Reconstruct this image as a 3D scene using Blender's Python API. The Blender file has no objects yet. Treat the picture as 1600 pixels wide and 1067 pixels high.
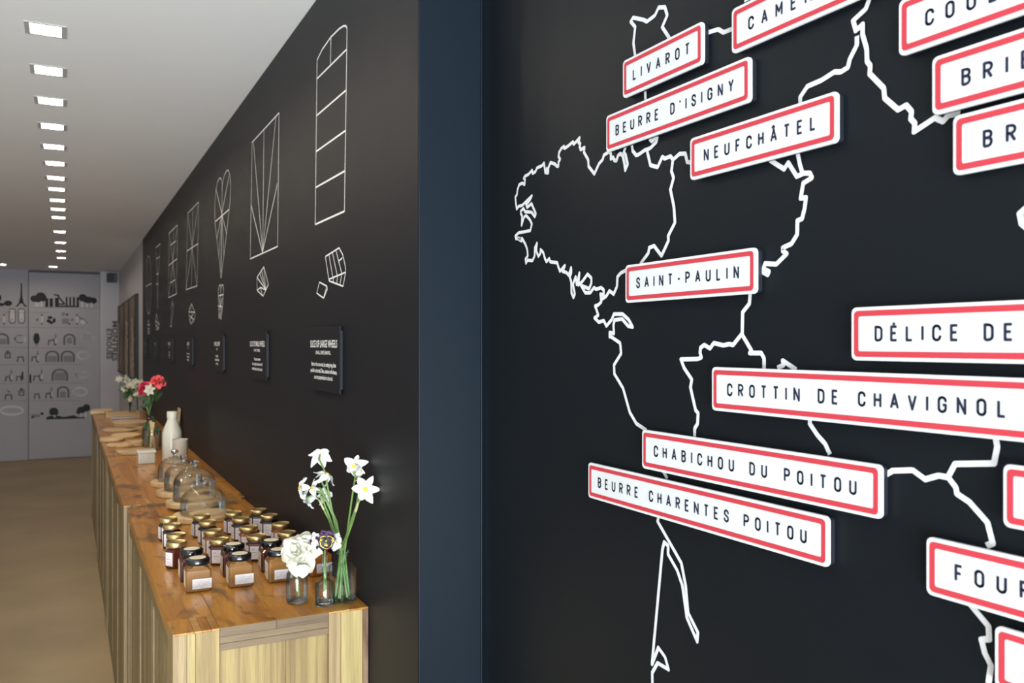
import bpy, math, random
from mathutils import Vector, Matrix, Euler
random.seed(7)
SC = bpy.context.scene
COL = SC.collection
# ------------------------------------------------------------------ camera, world, light, exposure
TH = math.radians(27.34); ST, CT = math.sin(TH), math.cos(TH)
FPX = 1344.0; HOR = 537.0; CAMZ = 1.60
cd = bpy.data.cameras.new('camera'); cam = bpy.data.objects.new('camera', cd); COL.objects.link(cam)
cam.location = (0, 0, CAMZ); cam.rotation_euler = (math.pi/2, 0, -TH)
cd.sensor_width = 36; cd.lens = FPX/1600*36; cd.shift_y = 3.5/1600
cd.clip_start = .05; cd.clip_end = 100
cd.dof.use_dof = True; cd.dof.focus_distance = 1.55; cd.dof.aperture_fstop = 9.0
SC.camera = cam
SC.view_settings.view_transform = 'Standard'; SC.view_settings.look = 'None'
SC.view_settings.gamma = 1; SC.view_settings.exposure = 0.0
SC.view_settings.use_curve_mapping = False
W = bpy.data.worlds.new('world'); SC.world = W; W.use_nodes = True
W.node_tree.nodes['Background'].inputs[0].default_value = (.75, .87, 1, 1)
W.node_tree.nodes['Background'].inputs[1].default_value = 1.0
def area(name, loc, rot, sx, sy, power, col):
    l = bpy.data.lights.new(name, 'AREA'); l.shape = 'RECTANGLE'; l.size = sx; l.size_y = sy
    l.energy = power; l.color = col
    o = bpy.data.objects.new(name, l); o.location = loc; o.rotation_euler = rot; COL.objects.link(o); return o
# daylight coming in through the shop window behind the photographer
area('window_daylight', (-.75, -2.75, 1.45), (math.radians(90), 0, 0), 2.9, 2.3, 132, (.86, .93, 1.0))
# sky and pavement light thrown up towards the ceiling
area('pavement_bounce', (-.75, -2.72, .45), (math.radians(146), 0, 0), 2.9, .7, 570, (.88, .95, 1.0))
SC.cycles.transparent_max_bounces = 40; SC.cycles.max_bounces = 14
LAMP_STRENGTH = 128.0

# ------------------------------------------------------------------ pixel rays onto real planes (1600x1067)
def ray(u, v):
    a = (u-800)/FPX
    return Vector((ST+a*CT, CT-a*ST, -(v-HOR)/FPX))
CAM = Vector((0, 0, CAMZ))
def P(u, v, t): return CAM + ray(u, v)*t
def on_x(u, v, X): r = ray(u, v); return CAM + r*(X/r.x)
def on_y(u, v, Y): r = ray(u, v); return CAM + r*(Y/r.y)
def on_z(u, v, Z): r = ray(u, v); return CAM + r*((Z-CAMZ)/r.z)

# ------------------------------------------------------------------ mesh helpers
class MB:
    def __init__(s): s.v = []; s.f = []
    def add(s, vs, fs):
        n = len(s.v); s.v += [tuple(p) for p in vs]; s.f += [tuple(i+n for i in f) for f in fs]; return s
    def box(s, x0, x1, y0, y1, z0, z1):
        return s.add([(x0,y0,z0),(x1,y0,z0),(x1,y1,z0),(x0,y1,z0),(x0,y0,z1),(x1,y0,z1),(x1,y1,z1),(x0,y1,z1)],
            [(0,3,2,1),(4,5,6,7),(0,1,5,4),(1,2,6,5),(2,3,7,6),(3,0,4,7)])
    def lathe(s, prof, n=24, c=(0,0,0), sx=1, sy=1, rot=0, M=None):
        vs = []; fs = []
        for r, z in prof:
            for k in range(n):
                a = rot+2*math.pi*k/n
                p = Vector((r*math.cos(a)*sx, r*math.sin(a)*sy, z))
                if M is not None: p = M @ p
                vs.append((c[0]+p.x, c[1]+p.y, c[2]+p.z))
        for i in range(len(prof)-1):
            for k in range(n):
                k2 = (k+1) % n
                fs.append((i*n+k, i*n+k2, (i+1)*n+k2, (i+1)*n+k))
        if prof[0][0] > 1e-6 and prof[0][0] != prof[-1][0]: pass
        s.add(vs, fs)
        return s
    def solid(s, prof, n=24, **k):
        return s.lathe([(1e-5, prof[0][1])]+list(prof)+[(1e-5, prof[-1][1])], n, **k)
    def tube(s, pts, r, n=8, r2=None):
        pts = [Vector(p) for p in pts]; vs = []; fs = []
        for i, p in enumerate(pts):
            d = (pts[min(i+1, len(pts)-1)]-pts[max(i-1, 0)]).normalized()
            e = d.cross(Vector((.3, .2, 1)) if abs(d.z) < .9 else Vector((1, 0, 0))).normalized(); g = d.cross(e)
            rr = r if r2 is None else r+(r2-r)*i/(len(pts)-1)
            for k in range(n):
                a = 2*math.pi*k/n; vs.append(p+e*rr*math.cos(a)+g*rr*math.sin(a))
        for i in range(len(pts)-1):
            for k in range(n):
                k2 = (k+1) % n; fs.append((i*n+k, i*n+k2, (i+1)*n+k2, (i+1)*n+k))
        fs.append(tuple(range(n-1, -1, -1))); fs.append(tuple(range((len(pts)-1)*n, len(pts)*n)))
        return s.add(vs, fs)
    def prism(s, pts, off):
        # closed polygon extruded by vector off
        n = len(pts); off = Vector(off)
        a = [Vector(p) for p in pts]
        s.add(a+[p+off for p in a], [tuple(range(n-1, -1, -1)), tuple(range(n, 2*n))]+[(i, (i+1) % n, (i+1) % n+n, i+n) for i in range(n)])
        return s
    def poly(s, pts): return s.add(pts, [tuple(range(len(pts)))])
    def build(s, name, mat, parent=None, bevel=0, smooth=False, seg=2, sub=0, solid=0):
        me = bpy.data.meshes.new(name); me.from_pydata(s.v, [], s.f); me.update()
        if mat is not None: me.materials.append(mat)
        if smooth:
            me.shade_smooth()
            me.set_sharp_from_angle(angle=math.radians(smooth if smooth is not True else 40))
        o = bpy.data.objects.new(name, me); COL.objects.link(o)
        if parent is not None: o.parent = parent
        if solid:
            m = o.modifiers.new('s', 'SOLIDIFY'); m.thickness = solid; m.offset = 0
        if bevel:
            m = o.modifiers.new('b', 'BEVEL'); m.width = bevel; m.segments = seg; m.limit_method = 'ANGLE'
        if sub:
            m = o.modifiers.new('u', 'SUBSURF'); m.levels = sub; m.render_levels = sub
        return o
def tag(o, label=None, cat=None, group=None, kind=None):
    if label: o['label'] = label
    if cat: o['category'] = cat
    if group: o['group'] = group
    if kind: o['kind'] = kind
    return o
def empty(name, loc, rz=0):
    o = bpy.data.objects.new(name, None); o.location = loc; o.rotation_euler = (0, 0, rz); o.empty_display_size = .02
    COL.objects.link(o); return o
def copy_tree(o, parent=None):
    c = o.copy(); COL.objects.link(c)
    if parent is not None: c.parent = parent
    for ch in list(o.children): copy_tree(ch, c)
    return c

# ------------------------------------------------------------------ materials
def mat(name, col, rough=.5, metal=0, coat=0, trans=0, ior=1.45, emit=None, es=0, spec=None, bump=0, bscale=200, var=0, vscale=3):
    m = bpy.data.materials.new(name); m.use_nodes = True; nt = m.node_tree; b = nt.nodes['Principled BSDF']
    b.inputs['Base Color'].default_value = (*col, 1); b.inputs['Roughness'].default_value = rough
    b.inputs['Metallic'].default_value = metal; b.inputs['Coat Weight'].default_value = coat
    b.inputs['Coat Roughness'].default_value = .08
    b.inputs['Transmission Weight'].default_value = trans; b.inputs['IOR'].default_value = ior
    if spec is not None: b.inputs['Specular IOR Level'].default_value = spec
    if emit: b.inputs['Emission Color'].default_value = (*emit, 1); b.inputs['Emission Strength'].default_value = es
    if bump or var:
        tc = nt.nodes.new('ShaderNodeTexCoord'); n = nt.nodes.new('ShaderNodeTexNoise')
        n.inputs['Scale'].default_value = bscale if bump else vscale; n.inputs['Detail'].default_value = 4
        nt.links.new(tc.outputs['Object'], n.inputs['Vector'])
        if bump:
            bp = nt.nodes.new('ShaderNodeBump'); bp.inputs['Strength'].default_value = bump; bp.inputs['Distance'].default_value = .002
            nt.links.new(n.outputs['Fac'], bp.inputs['Height']); nt.links.new(bp.outputs['Normal'], b.inputs['Normal'])
        if var:
            n2 = nt.nodes.new('ShaderNodeTexNoise'); n2.inputs['Scale'].default_value = vscale; n2.inputs['Detail'].default_value = 6
            nt.links.new(tc.outputs['Object'], n2.inputs['Vector'])
            r = nt.nodes.new('ShaderNodeValToRGB')
            r.color_ramp.elements[0].position = .3; r.color_ramp.elements[1].position = .7
            r.color_ramp.elements[0].color = (*[c*(1-var) for c in col], 1); r.color_ramp.elements[1].color = (*[min(1, c*(1+var)) for c in col], 1)
            nt.links.new(n2.outputs['Fac'], r.inputs[0]); nt.links.new(r.outputs[0], b.inputs['Base Color'])
    return m
def wood(name, dark, light, axis='z', rough=.45, coat=0, knots=.0, knotcol=(.08, .03, .01), vary=.35, fine=1.0):
    m = bpy.data.materials.new(name); m.use_nodes = True; nt = m.node_tree; N = nt.nodes; L = nt.links; b = N['Principled BSDF']
    tc = N.new('ShaderNodeTexCoord'); oi = N.new('ShaderNodeObjectInfo')
    mul = N.new('ShaderNodeMath'); mul.operation = 'MULTIPLY'; mul.inputs[1].default_value = 37.0
    L.new(oi.outputs['Random'], mul.inputs[0])
    add = N.new('ShaderNodeVectorMath'); add.operation = 'ADD'
    L.new(tc.outputs['Object'], add.inputs[0]); L.new(mul.outputs[0], add.inputs[1])
    def mapped(sl, sc):
        mp = N.new('ShaderNodeMapping'); L.new(add.outputs[0], mp.inputs['Vector'])
        mp.inputs['Scale'].default_value = tuple(sl if a == axis else sc for a in 'xyz'); return mp
    n1 = N.new('ShaderNodeTexNoise'); n1.inputs['Scale'].default_value = 1; n1.inputs['Detail'].default_value = 5; n1.inputs['Distortion'].default_value = .7
    L.new(mapped(1.3, 26*fine).outputs[0], n1.inputs['Vector'])
    n2 = N.new('ShaderNodeTexNoise'); n2.inputs['Scale'].default_value = 1; n2.inputs['Detail'].default_value = 3
    L.new(mapped(14, 420*fine).outputs[0], n2.inputs['Vector'])
    r = N.new('ShaderNodeValToRGB'); e = r.color_ramp.elements
    e[0].position = .33; e[0].color = (*dark, 1); e[1].position = .62; e[1].color = (*light, 1)
    L.new(n1.outputs['Fac'], r.inputs[0])
    r2 = N.new('ShaderNodeMapRange'); r2.inputs[1].default_value = .3; r2.inputs[2].default_value = .55; r2.inputs[3].default_value = .72; r2.inputs[4].default_value = 1
    L.new(n2.outputs['Fac'], r2.inputs[0])
    mr = N.new('ShaderNodeMapRange'); mr.inputs[3].default_value = 1-vary; mr.inputs[4].default_value = 1+vary*.5; L.new(oi.outputs['Random'], mr.inputs[0])
    mm = N.new('ShaderNodeMath'); mm.operation = 'MULTIPLY'; L.new(r2.outputs[0], mm.inputs[0]); L.new(mr.outputs[0], mm.inputs[1])
    sc = N.new('ShaderNodeVectorMath'); sc.operation = 'SCALE'; L.new(r.outputs[0], sc.inputs[0]); L.new(mm.outputs[0], sc.inputs['Scale'])
    out = sc.outputs[0]
    if knots > 0:
        k = N.new('ShaderNodeTexNoise'); k.inputs['Scale'].default_value = 1; k.inputs['Detail'].default_value = 6; k.inputs['Distortion'].default_value = 1.5
        L.new(mapped(5.0, 11).outputs[0], k.inputs['Vector'])
        kr = N.new('ShaderNodeMapRange'); kr.inputs[1].default_value = .64-.1*knots; kr.inputs[2].default_value = .68; kr.inputs[4].default_value = .85
        L.new(k.outputs['Fac'], kr.inputs[0])
        mx = N.new('ShaderNodeMix'); mx.data_type = 'RGBA'; L.new(kr.outputs[0], mx.inputs[0]); L.new(out, mx.inputs[6]); mx.inputs[7].default_value = (*knotcol, 1)
        out = mx.outputs[2]
    L.new(out, b.inputs['Base Color'])
    b.inputs['Roughness'].default_value = rough; b.inputs['Coat Weight'].default_value = coat; b.inputs['Coat Roughness'].default_value = .12
    bp = N.new('ShaderNodeBump'); bp.inputs['Strength'].default_value = .25; bp.inputs['Distance'].default_value = .0006
    L.new(n2.outputs['Fac'], bp.inputs['Height']); L.new(bp.outputs[0], b.inputs['Normal'])
    return m
def thin_glass(name, tint=(.97, .985, .98), edge=(.72, .76, .75), strength=.8, bump=0):
    m = bpy.data.materials.new(name); m.use_nodes = True; nt = m.node_tree; N = nt.nodes; L = nt.links
    N.remove(N['Principled BSDF']); out = N['Material Output']
    tr = N.new('ShaderNodeBsdfTransparent'); gl = N.new('ShaderNodeBsdfGlossy'); gl.inputs['Roughness'].default_value = .03
    lw = N.new('ShaderNodeLayerWeight'); lw.inputs['Blend'].default_value = .35
    mc = N.new('ShaderNodeMix'); mc.data_type = 'RGBA'; mc.inputs[6].default_value = (*tint, 1); mc.inputs[7].default_value = (*edge, 1)
    
    fr = N.new('ShaderNodeFresnel'); fr.inputs['IOR'].default_value = 1.45
    L.new(fr.outputs[0], mc.inputs[0]); L.new(mc.outputs[2], tr.inputs[0])
    mu = N.new('ShaderNodeMath'); mu.operation = 'MULTIPLY'; mu.use_clamp = True; mu.inputs[1].default_value = .75*strength; L.new(fr.outputs[0], mu.inputs[0])
    ms = N.new('ShaderNodeMixShader'); L.new(mu.outputs[0], ms.inputs[0]); L.new(tr.outputs[0], ms.inputs[1]); L.new(gl.outputs[0], ms.inputs[2])
    L.new(ms.outputs[0], out.inputs['Surface'])
    if bump:
        tc = N.new('ShaderNodeTexCoord'); n = N.new('ShaderNodeTexNoise'); n.inputs['Scale'].default_value = 45
        L.new(tc.outputs['Object'], n.inputs['Vector'])
        bp = N.new('ShaderNodeBump'); bp.inputs['Strength'].default_value = bump; bp.inputs['Distance'].default_value = .002
        L.new(n.outputs['Fac'], bp.inputs['Height']); L.new(bp.outputs[0], gl.inputs['Normal']); L.new(bp.outputs[0], fr.inputs['Normal'])
    return m
M = {}
M['black_wall'] = mat('black_wall', (.008, .0083, .011), .50, bump=.15, bscale=300, spec=.22)
M['navy'] = mat('navy_paint', (.0062, .0108, .0165), .45, spec=.15, bump=.1, bscale=60)
M['map_board'] = mat('map_board', (.0042, .0062, .0088), .45, bump=.1, bscale=400, spec=.2)
M['white_vinyl'] = mat('white_vinyl', (.58, .58, .59), .6, spec=.15)
M['wall_line'] = mat('wall_line_vinyl', (.82, .82, .80), .5)
M['sign_white'] = mat('sign_white', (.56, .57, .58), .6, spec=.15)
M['sign_red'] = mat('sign_red', (.44, .040, .055), .6, spec=.15)
M['sign_ink'] = mat('sign_ink', (.016, .017, .038), .6, spec=.15)
M['sign_back'] = mat('sign_backing', (.005, .006, .012), .5)
M['ceiling'] = mat('ceiling_paint', (.78, .78, .79), .8)
M['white_wall'] = mat('white_wall_paint', (.52, .50, .53), .7)
M['back_wall'] = mat('back_wall_paint', (.38, .36, .39), .6)
M['side_wall'] = mat('side_wall_paint', (.55, .54, .52), .8)
M['floor'] = mat('polished_concrete', (.34, .25, .135), .40, var=.14, vscale=1.6)
M['mural_black'] = mat('mural_black', (.008, .008, .009), .6)
M['mural_grey'] = mat('mural_grey', (.10, .09, .09), .6)
M['mural_mid'] = mat('mural_mid_grey', (.22, .21, .21), .6)
M['mural_light'] = mat('mural_light', (.56, .54, .54), .6)
M['lens'] = mat('lamp_lens', (.9, .9, .9), .5, emit=(1, .85, .67), es=LAMP_STRENGTH)
M['lamp_trim'] = mat('lamp_trim', (.42, .42, .42), .4)
M['reflector'] = mat('lamp_reflector', (.85, .85, .82), .25)
M['top'] = wood('varnished_oak_top', (.38, .135, .013), (.60, .26, .034), 'y', .33, .30, knots=1.0, vary=.16)
M['topx'] = wood('varnished_oak_cross', (.28, .11, .02), (.55, .27, .07), 'x', .33, .30, vary=.5)
M['oak'] = wood('oak_end', (.19, .115, .040), (.36, .255, .095), 'z', .5, knots=0, vary=.10, fine=1.9)
M['oak_tan'] = wood('oak_tan', (.20, .13, .055), (.33, .23, .11), 'z', .5, vary=.12, fine=1.7)
M['oak_pale'] = wood('oak_pale', (.31, .23, .08), (.44, .33, .135), 'z', .5, vary=.08, fine=1.9)
M['oak_brown'] = wood('oak_brown', (.12, .074, .036), (.21, .135, .07), 'x', .5, vary=.2)
M['oak_knotty'] = wood('oak_knotty', (.14, .08, .045), (.26, .16, .09), 'z', .6, knots=1.6, vary=.1)
M['oak_side'] = wood('oak_side', (.20, .135, .058), (.265, .19, .088), 'z', .5, vary=.28)
M['beech'] = wood('beech_board', (.62, .40, .19), (.78, .55, .30), 'x', .5, vary=.18)
M['gold'] = mat('gold_lid', (.72, .54, .24), .36, metal=1)
M['black_lid'] = mat('black_lid', (.006, .006, .007), .12, coat=.5)
M['paper'] = mat('paper_label', (.80, .72, .70), .6)
M['cream'] = mat('cream_label', (.82, .72, .52), .6)
M['grey_paper'] = mat('grey_paper', (.72, .66, .66), .6)
M['ink'] = mat('label_ink', (.25, .20, .24), .6)
M['c_dark'] = mat('dark_preserve', (.010, .005, .006), .12, coat=.6)
M['c_brown'] = mat('brown_preserve', (.05, .016, .006), .12, coat=.6)
M['c_amber'] = mat('amber_jelly', (.24, .075, .012), .12, coat=.6)
M['c_red'] = mat('red_preserve', (.075, .014, .008), .12, coat=.6)
M['c_honey'] = mat('honey', (.21, .095, .022), .15, coat=.6)
M['glass'] = thin_glass('thin_glass')
M['glass_tex'] = thin_glass('textured_glass', strength=1.1, bump=.45, tint=(.97, .97, .955), edge=(.84, .83, .80))
M['glass_green'] = thin_glass('green_glass', (.90, .96, .94), (.62, .72, .70), bump=.3)
M['glass_dark'] = thin_glass('smoky_glass', (.60, .58, .55), (.2, .2, .2), strength=1.4, bump=.5)
M['solid_glass'] = mat('solid_glass', (.95, .97, .97), .02, trans=1, ior=1.45)
M['water'] = thin_glass('water', (.98, .99, .99), (.90, .92, .92), .5)
M['ceramic'] = mat('white_ceramic', (.70, .66, .56), .3, coat=.2)
M['petal'] = mat('white_petal', (.68, .68, .65), .55)
M['petal_cream'] = mat('cream_petal', (.60, .58, .48), .55)
M['corona'] = mat('yellow_corona', (.85, .50, .02), .5)
M['stem'] = mat('green_stem', (.13, .22, .06), .45, var=.2, vscale=40)
M['stem_pale'] = mat('pale_sheath', (.42, .42, .22), .5)
M['leaf'] = mat('dark_leaf', (.035, .07, .02), .45)
M['purple'] = mat('purple_petal', (.034, .004, .046), .5)
M['pansy_black'] = mat('pansy_blotch', (.010, .004, .010), .5)
M['pansy_yellow'] = mat('pansy_yellow', (.80, .62, .06), .5)
M['coral'] = mat('coral_petal', (.85, .11, .12), .5)
M['crimson'] = mat('crimson_petal', (.62, .03, .09), .5)
M['frame_black'] = mat('panel_black', (.008, .007, .005), .5)
M['panel_face'] = mat('panel_face', (.17, .105, .055), .5, var=.9, vscale=2.5)
M['panel_streak'] = mat('panel_streak', (.40, .33, .27), .5)
M['metal'] = mat('brushed_metal', (.5, .5, .52), .3, metal=1)
M['speaker'] = mat('speaker_grey', (.09, .09, .11), .5)

# ------------------------------------------------------------------ the setting
XW = .6525; XM = .7977; YC = 1.688; YEND = 13.60; CEIL = 2.617; YBW = 9.10; XL = -2.60; YF = -2.6
# floor in large poured bays
f = MB().box(XL, 1.3, YF, YEND+.3, -.1, 0).build('floor', M['floor']); tag(f, kind='structure')
lamp_y = [3.167, 3.635, 4.09, 4.56, 5.03, 5.49, 5.97, 6.40, 6.89, 7.35, 7.83, 8.82, 9.76, 10.65, 11.5]
lamp_y = [2.232, 2.70] + lamp_y
holes = [(-.118, -.006, y-.055, y+.055) for y in lamp_y]+[(-.22, -.108-.0, 12.80, 12.91), (-.80, -.69, 12.74, 12.85)]
xs = sorted(set([XL, 1.3, -.118, -.006, -.22, -.108, -.80, -.69])); ys = sorted(set([YF, YEND+.3]+[h[2] for h in holes]+[h[3] for h in holes]))
cb = MB()
for j in range(len(ys)-1):
    run = None
    for i in range(len(xs)):
        solid = False
        if i < len(xs)-1:
            cx, cy = (xs[i]+xs[i+1])/2, (ys[j]+ys[j+1])/2
            solid = not any(h[0] < cx < h[1] and h[2] < cy < h[3] for h in holes)
        if solid and run is None: run = xs[i]
        if not solid and run is not None: cb.box(run, xs[i], ys[j], ys[j+1], CEIL, CEIL+.12); run = None
ceil = cb.build('ceiling', M['ceiling']); tag(ceil, kind='structure')
wl = MB().box(XL-.1, XL, YF, YEND+.3, 0, CEIL).build('wall_left', M['side_wall']); tag(wl, kind='structure')
wr = MB().box(XW, 1.3, YC, YBW, 0, CEIL).build('wall_right', M['black_wall'], bevel=.004); tag(wr, kind='structure')
wr2 = MB().box(XW+.003, 1.3, YBW, YEND+.3, 0, CEIL).build('wall_right_far', M['white_wall']); tag(wr2, kind='structure')
wn = MB().box(XM, 1.3, YF, YC, 0, CEIL).build('wall_right_near', M['navy']); tag(wn, kind='structure')
t1 = MB().box(XW+.0002, XM, YC-.003, YC+.0, 0, CEIL).build('trim_1', M['navy'], bevel=.0012); tag(t1, kind='structure')
t2 = MB().box(XM-.004, XM, YC-.008, YC-.003, 0, CEIL).build('trim_2', M['navy'], bevel=.0015); tag(t2, kind='structure')
wb = MB().box(XL, 1.3, YEND, YEND+.3, 0, CEIL).build('wall_back', M['back_wall']); tag(wb, kind='structure')
pil = MB().box(.41, XW+.003, 13.38, YEND, 0, CEIL).build('wall_back_pilaster', M['white_wall'], bevel=.004); tag(pil, kind='structure')
# front wall with shop window
wf = MB().box(XL, 1.3, YF-.15, YF, 0, .18).box(XL, 1.3, YF-.15, YF, 2.5, CEIL).box(XL, -2.3, YF-.15, YF, .18, 2.5).box(.78, 1.3, YF-.15, YF, .18, 2.5).build('wall_front', M['side_wall']); tag(wf, kind='structure')
wi = empty('window_1', (0, 0, 0)); tag(wi, kind='structure')
MB().box(-2.3, -2.25, YF-.1, YF-.04, .18, 2.5).box(.73, .78, YF-.1, YF-.04, .18, 2.5).box(-.79, -.74, YF-.1, YF-.04, .23, 2.45).box(-2.25, .73, YF-.1, YF-.04, .18, .23).box(-2.25, .73, YF-.1, YF-.04, 2.45, 2.5).build('window_frame', M['navy'], wi)
for a, b in ((-2.25, -.79), (-.74, .73)): MB().box(a, b, YF-.075, YF-.070, .23, 2.45).build('pane', M['glass'], wi)
# sliding door
YD = 13.565
d1 = MB().box(-.47, .41, YD, YEND, .012, 2.585).build('door_1', M['back_wall'], bevel=.003); tag(d1, kind='structure')
MB().box(-.475, .41, YD-.012, YEND, 2.587, CEIL).build('door_track', M['mural_grey'], d1)
MB().box(-.462, -.44, YD-.006, YD, 1.06, 1.18).build('door_handle', M['mural_black'], d1, bevel=.002)
MB().box(-.478, -.470, YD, YEND, .0, 2.587).build('door_gap', M['mural_grey'], d1)

# map board (parts of it: the painted outline)
XB = XM-.006
board = MB().box(XB, XM, -.9, 1.628, 0.0, CEIL).build('trim_3', M['map_board'], bevel=.001); tag(board, kind='structure')

# ------------------------------------------------------------------ ribbons on walls
def ribbon(mb, pts, w, nrm, lift=0):
    """flat line of width w along 3-D points lying in a plane with normal nrm; mitred joints"""
    nrm = Vector(nrm); pts = [Vector(p) for p in pts]
    q = [pts[0]]
    for p in pts[1:]:
        if (p-q[-1]).length > w*.08: q.append(p)
    pts = q; h = w/2
    for i in range(len(pts)-1):
        d = (pts[i+1]-pts[i]).normalized(); s = nrm.cross(d)*h
        o = nrm*(.00008*(i % 2)+lift)
        mb.add([pts[i]-s+o, pts[i+1]-s+o, pts[i+1]+s+o, pts[i]+s+o], [(0, 3, 2, 1)])
    e1 = Vector((0, 0, 1)); e2 = nrm.cross(e1)
    for p in pts[1:-1]:
        mb.add([p+nrm*(.00016+lift)+e1*h*math.cos(k*math.pi/4+.39)*1.02+e2*h*math.sin(k*math.pi/4+.39)*1.02 for k in range(8)], [tuple(range(8))])
XO = XB-.0006
def mp(ox, oy, s, pts): return [(x/s+ox, y/s+oy) for x, y in pts]
outlines = []
m1 = [(1020,220),(970,250),(960,290),(925,330),(882,425),(828,355),(825,295),(785,225),(790,180),(755,200),(745,170),(752,145),(735,135),(745,90),(715,125),(690,150),(683,128),(640,165),(605,190),(600,170),(575,190),(555,225),(550,265),(565,290),(550,315),(548,355),(528,350),(520,335),(475,320),(455,370),(455,415),(440,415),(440,375),(428,415),(415,325),(395,350),(350,370),(335,405),(310,420),(305,392),(270,430),(240,445),(228,465),(240,480),(235,525),(215,510),(185,525),(170,570),(165,615),(150,640),(155,700),(163,750),(180,725),(215,715),(260,670),(303,628),(285,665),(250,710),(260,735),(300,700),(320,750),(340,795),(330,822),(300,780),(240,775),(225,745),(200,770),(200,790),(212,815),(208,900),(230,825),(250,810),(285,850),(303,890),(288,950),(180,970),(150,1000),(155,1025),(195,1025),(205,1045)]
m2 = [(45,70),(80,75),(90,98),(93,72),(125,130),(142,180),(147,235),(125,265),(130,303),(145,275),(190,280),(210,235),(212,160),(232,118),(225,190),(245,240),(262,215),(265,178),(290,205),(305,260),(320,290),(345,260),(355,290),(420,300),(430,340),(445,378),(490,325),(470,380),(505,390),(525,415),(548,345),(550,395),(535,430),(550,480),(552,580),(570,622),(582,590),(565,500),(590,430),(600,500),(625,395),(615,505),(650,475),(700,405),(735,440),(735,490),(715,540),(640,510),(680,578),(725,578),(760,530),(780,545),(825,530),(850,550),(850,600),(820,590),(828,660),(800,690),(770,700),(785,740),(800,785),(765,810),(805,850),(850,835),(875,885),(925,825),(945,775),(1025,775),(1080,825),(1118,895),(1075,885),(1020,820),(950,830),(940,875),(945,955),(905,945),(905,985)]
m3 = [(180,485),(230,520),(235,575),(198,635),(200,680),(245,755),(280,880),(315,940),(368,975)]
outlines.append(('coast_line', mp(780,200,5.928,m1)+mp(800,360,5.93,m2)+mp(900,380,3.335,m3)))
outlines.append(('region_line', mp(960,200,8.894,[(815,440),(795,600),(825,690),(780,860)])+mp(780,200,3.557,[(952,340),(972,440),(978,525),(940,600),(942,625),(903,710),(862,655),(835,665),(830,695),(785,755)])))
outlines.append(('region_line', mp(800,360,5.93,[(1065,365),(1010,395),(980,430),(975,520),(945,590),(905,560),(875,610),(830,640)])))
outlines.append(('coast_line', mp(780,200,5.928,[(1020,215),(1035,240),(1035,285),(1055,270),(1067,300)])+mp(960,200,8.894,[(10,450),(28,455),(50,385),(80,355),(115,380),(135,470),(152,585),(160,560),(185,505),(155,370),(128,345),(160,250)])))
outlines.append(('coast_line', mp(960,200,8.894,[(243,225),(255,315),(305,380),(345,365),(420,310),(500,280),(585,195),(600,120)])))
outlines.append(('coast_line', mp(960,200,8.894,[(490,150),(525,185),(590,125)])))
outlines.append(('region_line', mp(960,200,8.894,[(455,320),(500,515),(600,545),(665,400),(700,425),(780,392),(815,440),(905,360),(985,355),(1012,470),(1060,480)])))
outlines.append(('coast_line', mp(900,0,3.557,[(330,315),(320,240),(330,150),(305,120),(318,98),(375,110),(395,120),(440,85),(460,42),(495,40),(508,85),(480,150),(525,220)])))
outlines.append(('coast_line', mp(900,0,3.557,[(385,490),(388,560)])))
outlines.append(('coast_line', mp(900,0,3.557,[(715,186),(790,163),(820,180),(875,158)])))
outlines.append(('region_line', mp(1200,0,3.557,[(180,585),(180,540),(220,480),(300,445),(370,400),(405,400),(445,375),(455,330),(495,250),(495,200)])))
outlines.append(('region_line', mp(1200,0,3.557,[(565,-5),(545,50),(475,115),(490,170),(528,135),(527,190),(550,270),(552,340),(570,365),(567,410),(645,490),(650,545),(725,610),(770,585),(800,620),(795,660),(818,685),(814,732),(930,655),(975,675),(1005,640),(1070,630)])))
outlines.append(('region_line', mp(1180,220,4.85,[(110,145),(220,215),(250,165),(315,270),(370,245),(415,245),(430,280),(365,320),(345,435),(385,430),(375,510),(355,590),(320,605),(318,710),(275,780),(210,810),(210,835),(240,855),(160,935),(75,930),(62,970),(105,990),(95,1015),(15,970)])))
outlines.append(('region_line', mp(1180,220,4.85,[(322,90),(340,180),(358,240)])))
outlines.append(('region_line', mp(900,380,3.335,[(910,255),(905,315),(870,360),(868,470),(820,530),(800,525),(770,532),(720,520),(700,548),(670,530),(650,545),(648,570),(655,595),(635,603),(548,605),(565,650),(605,710),(598,750),(625,870),(638,885),(635,940),(620,965),(620,1010)])))
outlines.append(('region_line', mp(900,380,3.335,[(865,475),(915,560),(905,572),(965,572),(980,600),(980,660)])))
outlines.append(('region_line', mp(900,380,3.335,[(1050,650),(1082,635),(1078,612),(1150,660)])))
outlines.append(('region_line', mp(900,380,3.335,[(1220,905),(1220,940),(1260,1000),(1300,1045),(1325,1100)])))
outlines.append(('region_line', mp(1200,440,3.335,[(1185,810),(1195,860),(1178,947),(975,950),(940,1015)])))
outlines.append(('region_line', mp(1200,440,3.335,[(605,1012),(650,985),(755,982),(820,1030),(890,1010),(940,1020)])+mp(1200,660,2.6225,[(770,265),(775,292),(825,325),(900,410),(922,495),(895,505)])))
outlines.append(('region_line', mp(1200,660,2.6225,[(830,745),(905,835),(908,887),(876,890),(890,945),(915,995),(905,1070)])))
outlines.append(('coast_line', mp(900,660,2.6225,[(355,195),(374,230)])))
outlines.append(('coast_line', mp(900,660,2.6225,[(340,380),(335,405),(432,575),(450,670),(460,780),(500,860),(497,897),(455,800),(437,670),(415,605),(378,540),(378,505),(362,490),(355,520),(312,990),(338,922),(365,960),(380,1012),(335,985),(313,1025),(314,1075)])))
outlines.append(('region_line', [(1625,318),(1604,325),(1594,334),(1597,349),(1604,355),(1625,356)]))
outlines.append(('coast_line', [(1163,0.5),(1178,-8)]))
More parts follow.
